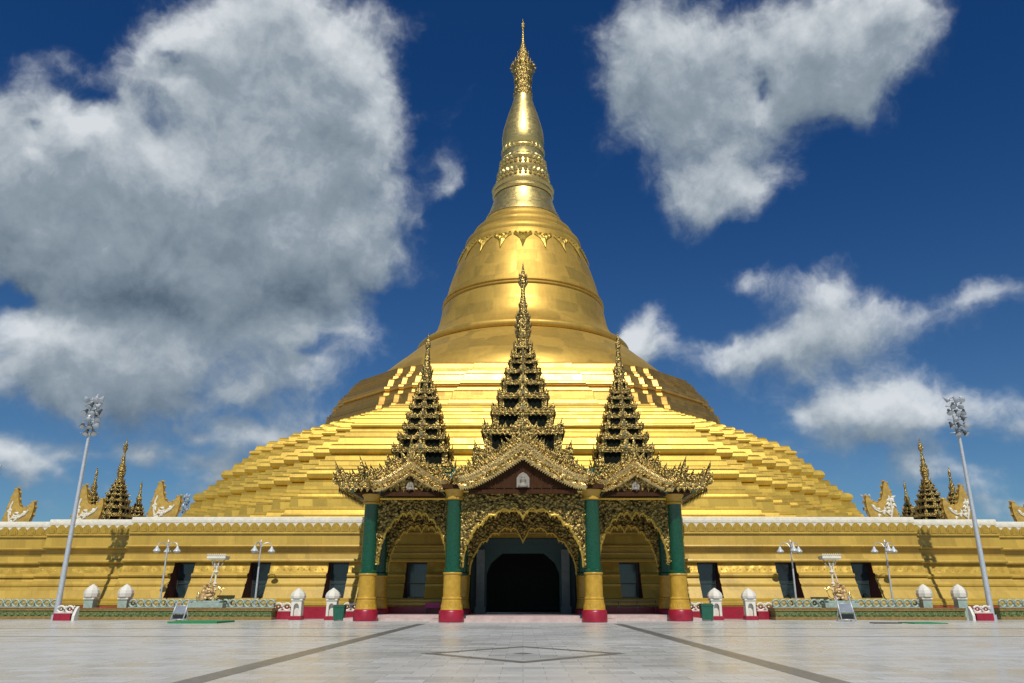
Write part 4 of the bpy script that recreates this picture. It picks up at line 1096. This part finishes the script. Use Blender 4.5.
# ------------------------------------------------------------------ lamp posts
def lamp_post():
    t = thing('lamp_post', 'x', 'lamp post', group='lamp posts in front of the base wall')
    mb = MB(); mb.tube([(0, 0, 0), (0, 0, .5)], [.16, .11], 10); mb.tube([(0, 0, .5), (0, 0, 3.2), (0, 0, 6.0)], [.085, .07, .055], 10)
    mb.lathe([(.02, 0), (.09, .05), (.06, .14), (.01, .24)], 8, (0, 0, 6.0)); mb.build('pole', M['steel'], t)
    for k in range(3):
        a = R(-8 + 120*k); d = Vector((math.cos(a), math.sin(a), 0))
        mb = MB(); mb.tube([Vector((0, 0, 5.55)) + d*.0, Vector((0, 0, 5.9)) + d*.22, Vector((0, 0, 6.0)) + d*.5, Vector((0, 0, 5.92)) + d*.78, Vector((0, 0, 5.62)) + d*.88], .035, 6)
        ar = mb.build('arm', M['steel'], t)
        mb = MB(); mb.lathe([(.05, .32), (.08, .26), (.14, .12), (.28, -.04), (.30, -.10), (.24, -.18), (.11, -.25), (.02, -.27)], 16, Vector((0, 0, 5.38)) + d*.88); mb.build('lamp_shade', M['lampw'], ar)
    return t
lp = lamp_post()
ls = [(158.5, 66.0, 0, 'grey lamp post with bell lamps beside the leftmost wall window'), (254, 66.0, 25, 'grey lamp post with bell lamps in front of the second wall window from the left'),
      (797.5, 66.0, 155, 'grey lamp post with bell lamps in front of the second wall window from the right'), (894.5, 66.0, 150, 'grey lamp post with bell lamps beside the rightmost wall window')]
for i, (px, Y, rz, lab) in enumerate(ls):
    o = lp if i == 0 else copy_tree(lp)
    o.location = (GX(px, Y), Y, 0); o.rotation_euler = (0, 0, R(rz)); o['label'] = lab

# ------------------------------------------------------------------ offering stands
def offering_stand(s_):
    t = thing('offering_stand', 'x', 'shrine', group='gilded offering stands on the planters')
    mb = MB(); mb.box(-1.5, 1.2, -.5, .5, .885, 1.25, bev=.03); mb.box(-1.2, .9, -.4, .4, 1.252, 1.42, bev=.03); mb.build('platform', M['ring'], t)
    mb = MB(); mb.tube([(.22, 0, 1.42), (.22, 0, 4.3)], .075, 8); mb.tube([(-.35*s_, 0, 1.9), (-.1*s_, 0, 3.2), (.15, 0, 4.1)], .045, 6)
    mb.lathe([(.14, 0), (.2, .1), (.12, .2)], 10, (.22, 0, 2.6)); mb.lathe([(.14, 0), (.2, .1), (.12, .2)], 10, (.22, 0, 3.5)); mb.build('post', M['cream'], t)
    mb = MB()
    mb.box(-.45, .95, -.45, .45, 4.55, 4.62); mb.box(-.5, 1.0, -.5, .5, 4.622, 4.84, bev=.02)
    for k in range(9): mb.flame((-.42+.17*k, -.5, 4.82), (1, 0, 0), (0, -.2, 1), .2, .16, 0)
    for sx in (-1, 1):
        mb.tube([(.25, 0, 4.0), (.25+sx*.3, 0, 4.05), (.25+sx*.42, 0, 4.3), (.25+sx*.5, 0, 4.55)], .05, 6)
        mb.tube([(.25+sx*.12, -.2, 4.0), (.25+sx*.2, -.2, 4.56)], .035, 6)
    mb.build('tray', M['cream'], t)
    mb = MB()
    pts = []
    for k in range(40):
        a = k*.5; pts.append((-.15+.05*math.cos(a)+ .38*math.cos(a)*(1-k/60), .3*math.sin(a), 1.45+k*.036))
    mb.tube(pts, [.17*(1-k/55) for k in range(40)], 8)
    for k in range(26):
        an = random.uniform(0, 6.28); mb.flame((-.15+random.uniform(-.5, .5), -.2+random.uniform(-.2, .2), 1.45+random.uniform(0, 1.1)), (math.cos(an), .3, math.sin(an)), (-math.sin(an), 0, math.cos(an)), .36, .24, .2, 0, .08)
    mb.lathe([(.2, 0), (.26, .2), (.16, .55), (.22, .7), (.1, .9), (.14, 1.02), (.02, 1.25)], 12, (-.5*1, -.25, 1.42))
    mb.build('coiled_figure', M['trim_red'], t)
    mb = MB(); mb.tube([(.3, -.1, 1.45), (.7, -.15, 1.7), (.85, -.15, 2.2)], .04, 6)
    for k in range(8):
        an = random.uniform(0, 6.28); mb.flame((.82, -.15, 2.3), (math.cos(an), 0, math.sin(an)), (-math.sin(an), -.2, math.cos(an)), .3, .2, 0, 0, .05)
    mb.lathe([(.16, 0), (.2, .2), (.12, .4), (.15, .5), (.02, .7)], 10, (-.85, -.3, 1.42)); mb.build('side_figure', M['spark'], t)
    return t
o = offering_stand(1); o.location = (GX(209, 64.6), 64.55, 0); o['label'] = 'gilded offering stand with cream tray and coiled figure on the left planter'
o2 = copy_tree(o, (GX(838, 64.6), 64.35, 0), 0, 'gilded offering stand with cream tray and coiled figure on the right planter', (-1, 1, 1))

# ------------------------------------------------------------------ small trolleys, mats, bins, table
def display_stand():
    t = thing('display_stand', 'x', 'stand', group='grey metal display stands on the plaza')
    mb = MB()
    for s_ in (-1, 1):
        mb.tube([(s_*.52, -.3, 0), (s_*.47, .28, 1.5)], .045, 8); mb.tube([(s_*.52, .45, 0), (s_*.5, .0, .8)], .04, 8)
        mb.tube([(s_*.52, -.3, .12), (s_*.52, .45, .12)], .035, 6)
    for z, y in ((.1, -.29), (.55, -.09), (1.05, .11)): mb.tube([(-.5, y, z), (.5, y, z)], .035, 6)
    mb.build('frame', M['steel'], t)
    mb = MB(); mb.prism([(-.12, .56), (.1, 1.05), (.18, 1.02), (-.04, .53)], -.46, .46, plane='yz'); mb.box(-.5, .5, -.22, .35, .50, .54); mb.build('panel', M['panel'], t)
    mb = MB(); mb.box(-.42, .42, -.2, .25, .14, .42, bev=.03); mb.build('box', M['screen'], t)
    return t
o = display_stand(); o.location = (GX(180, 61.5), 61.5, 0); o.rotation_euler = (0, 0, R(-12)); o['label'] = 'grey metal display stand in front of the left planter by the green mat'
copy_tree(o, (GX(846, 60.0), 60.0, 0), R(6), 'grey metal display stand in front of the right planter below the offering stand', (1.05, 1.05, 1.18))
def mat_obj(x0, x1, y0, y1, mat, label, h=.06):
    mb = MB(); mb.box(x0, x1, y0, y1, .001, h, bev=.015)
    tag(mb.build('floor_mat', mat), label, 'mat', 'mats lying on the plaza')
mat_obj(xat(178, 622, 56.5), xat(226, 622, 56.5), 54.8, 58.2, M['mat'], 'green mat on the plaza beside the left display stand', .12)
mat_obj(xat(906, 623, 55), xat(939, 623, 55), 53.8, 56.2, M['mat'], 'green mat on the plaza in front of the right planter')
mat_obj(xat(872, 623, 55), xat(898, 623, 55), 54.4, 55.4, M['dmat'], 'dark grey mat on the plaza between right display stand and green mat')
def bin_():
    t = thing('litter_bin', 'x', 'bin', group='green litter bins beside the gate pillars')
    mb = MB(); v = [(-.36, -.34), (.36, -.34), (.36, .34), (-.36, .34)]
    b = [(x*1.18, y*1.18) for x, y in v]
    A = [mb.bm.verts.new((x, y, .06)) for x, y in v]; Bv = [mb.bm.verts.new((x, y, .98)) for x, y in b]
    for k in range(4): mb.bm.faces.new((A[k], A[(k+1) % 4], Bv[(k+1) % 4], Bv[k]))
    mb.bm.faces.new(A[::-1]); mb.bm.faces.new(Bv); mb.build('body', M['bin'], t)
    mb = MB(); mb.box(-.46, .46, -.44, .44, .982, 1.06, bev=.03); mb.box(-.4, .4, -.38, .38, 1.062, 1.14, bev=.03); mb.build('lid', M['bin'], t)
    for s_ in (-1, 1):
        mb = MB(); mb.tube([(s_*.36, .3, .1), (s_*.44, .3, .1)], .1, 12); mb.build('wheel', M['screen'], t)
    return t
o = bin_(); o.location = (GX(339.5, 61.6), 61.6, 0); o['label'] = 'green litter bin left of the leftmost porch column'
copy_tree(o, (GX(706.5, 61.2), 61.2, 0), 0, 'green litter bin right of the rightmost porch column', 1.08)
t = thing('side_table', 'small table with magenta cloth in the left porch bay', 'table', (xat(434, 605, 65.9), 66.1, .4))
mb = MB(); mb.box(-.7, .7, -.35, .35, .78, .84); mb.box(-.71, .71, -.36, -.33, .45, .842); mb.build('cloth', M['magenta'], t)
for sx in (-1, 1):
    for sy in (-1, 1):
        mb = MB(); mb.box(sx*.62-.03, sx*.62+.03, sy*.28-.03, sy*.28+.03, 0, .778); mb.build('leg', M['frame'], t)
def railing(x0, x1, Y, label):
    t = thing('railing', label, 'railing', ((x0+x1)/2, Y, .4), group='low metal railings in the side bays of the porch')
    hw = (x1-x0)/2; mb = MB()
    for z in (.5, 1.0): mb.tube([(-hw, 0, z), (hw, 0, z)], .03, 6)
    mb.build('rail', M['railmetal'], t)
    for k in range(4):
        mb = MB(); x = -hw+.05+k*(2*hw-.1)/3; mb.tube([(x, 0, 0), (x, 0, 1.05)], .04, 6); mb.build('post', M['railmetal'], t)
railing(6.2, 10.8, 65.9, 'low metal railing in the right side bay of the porch')
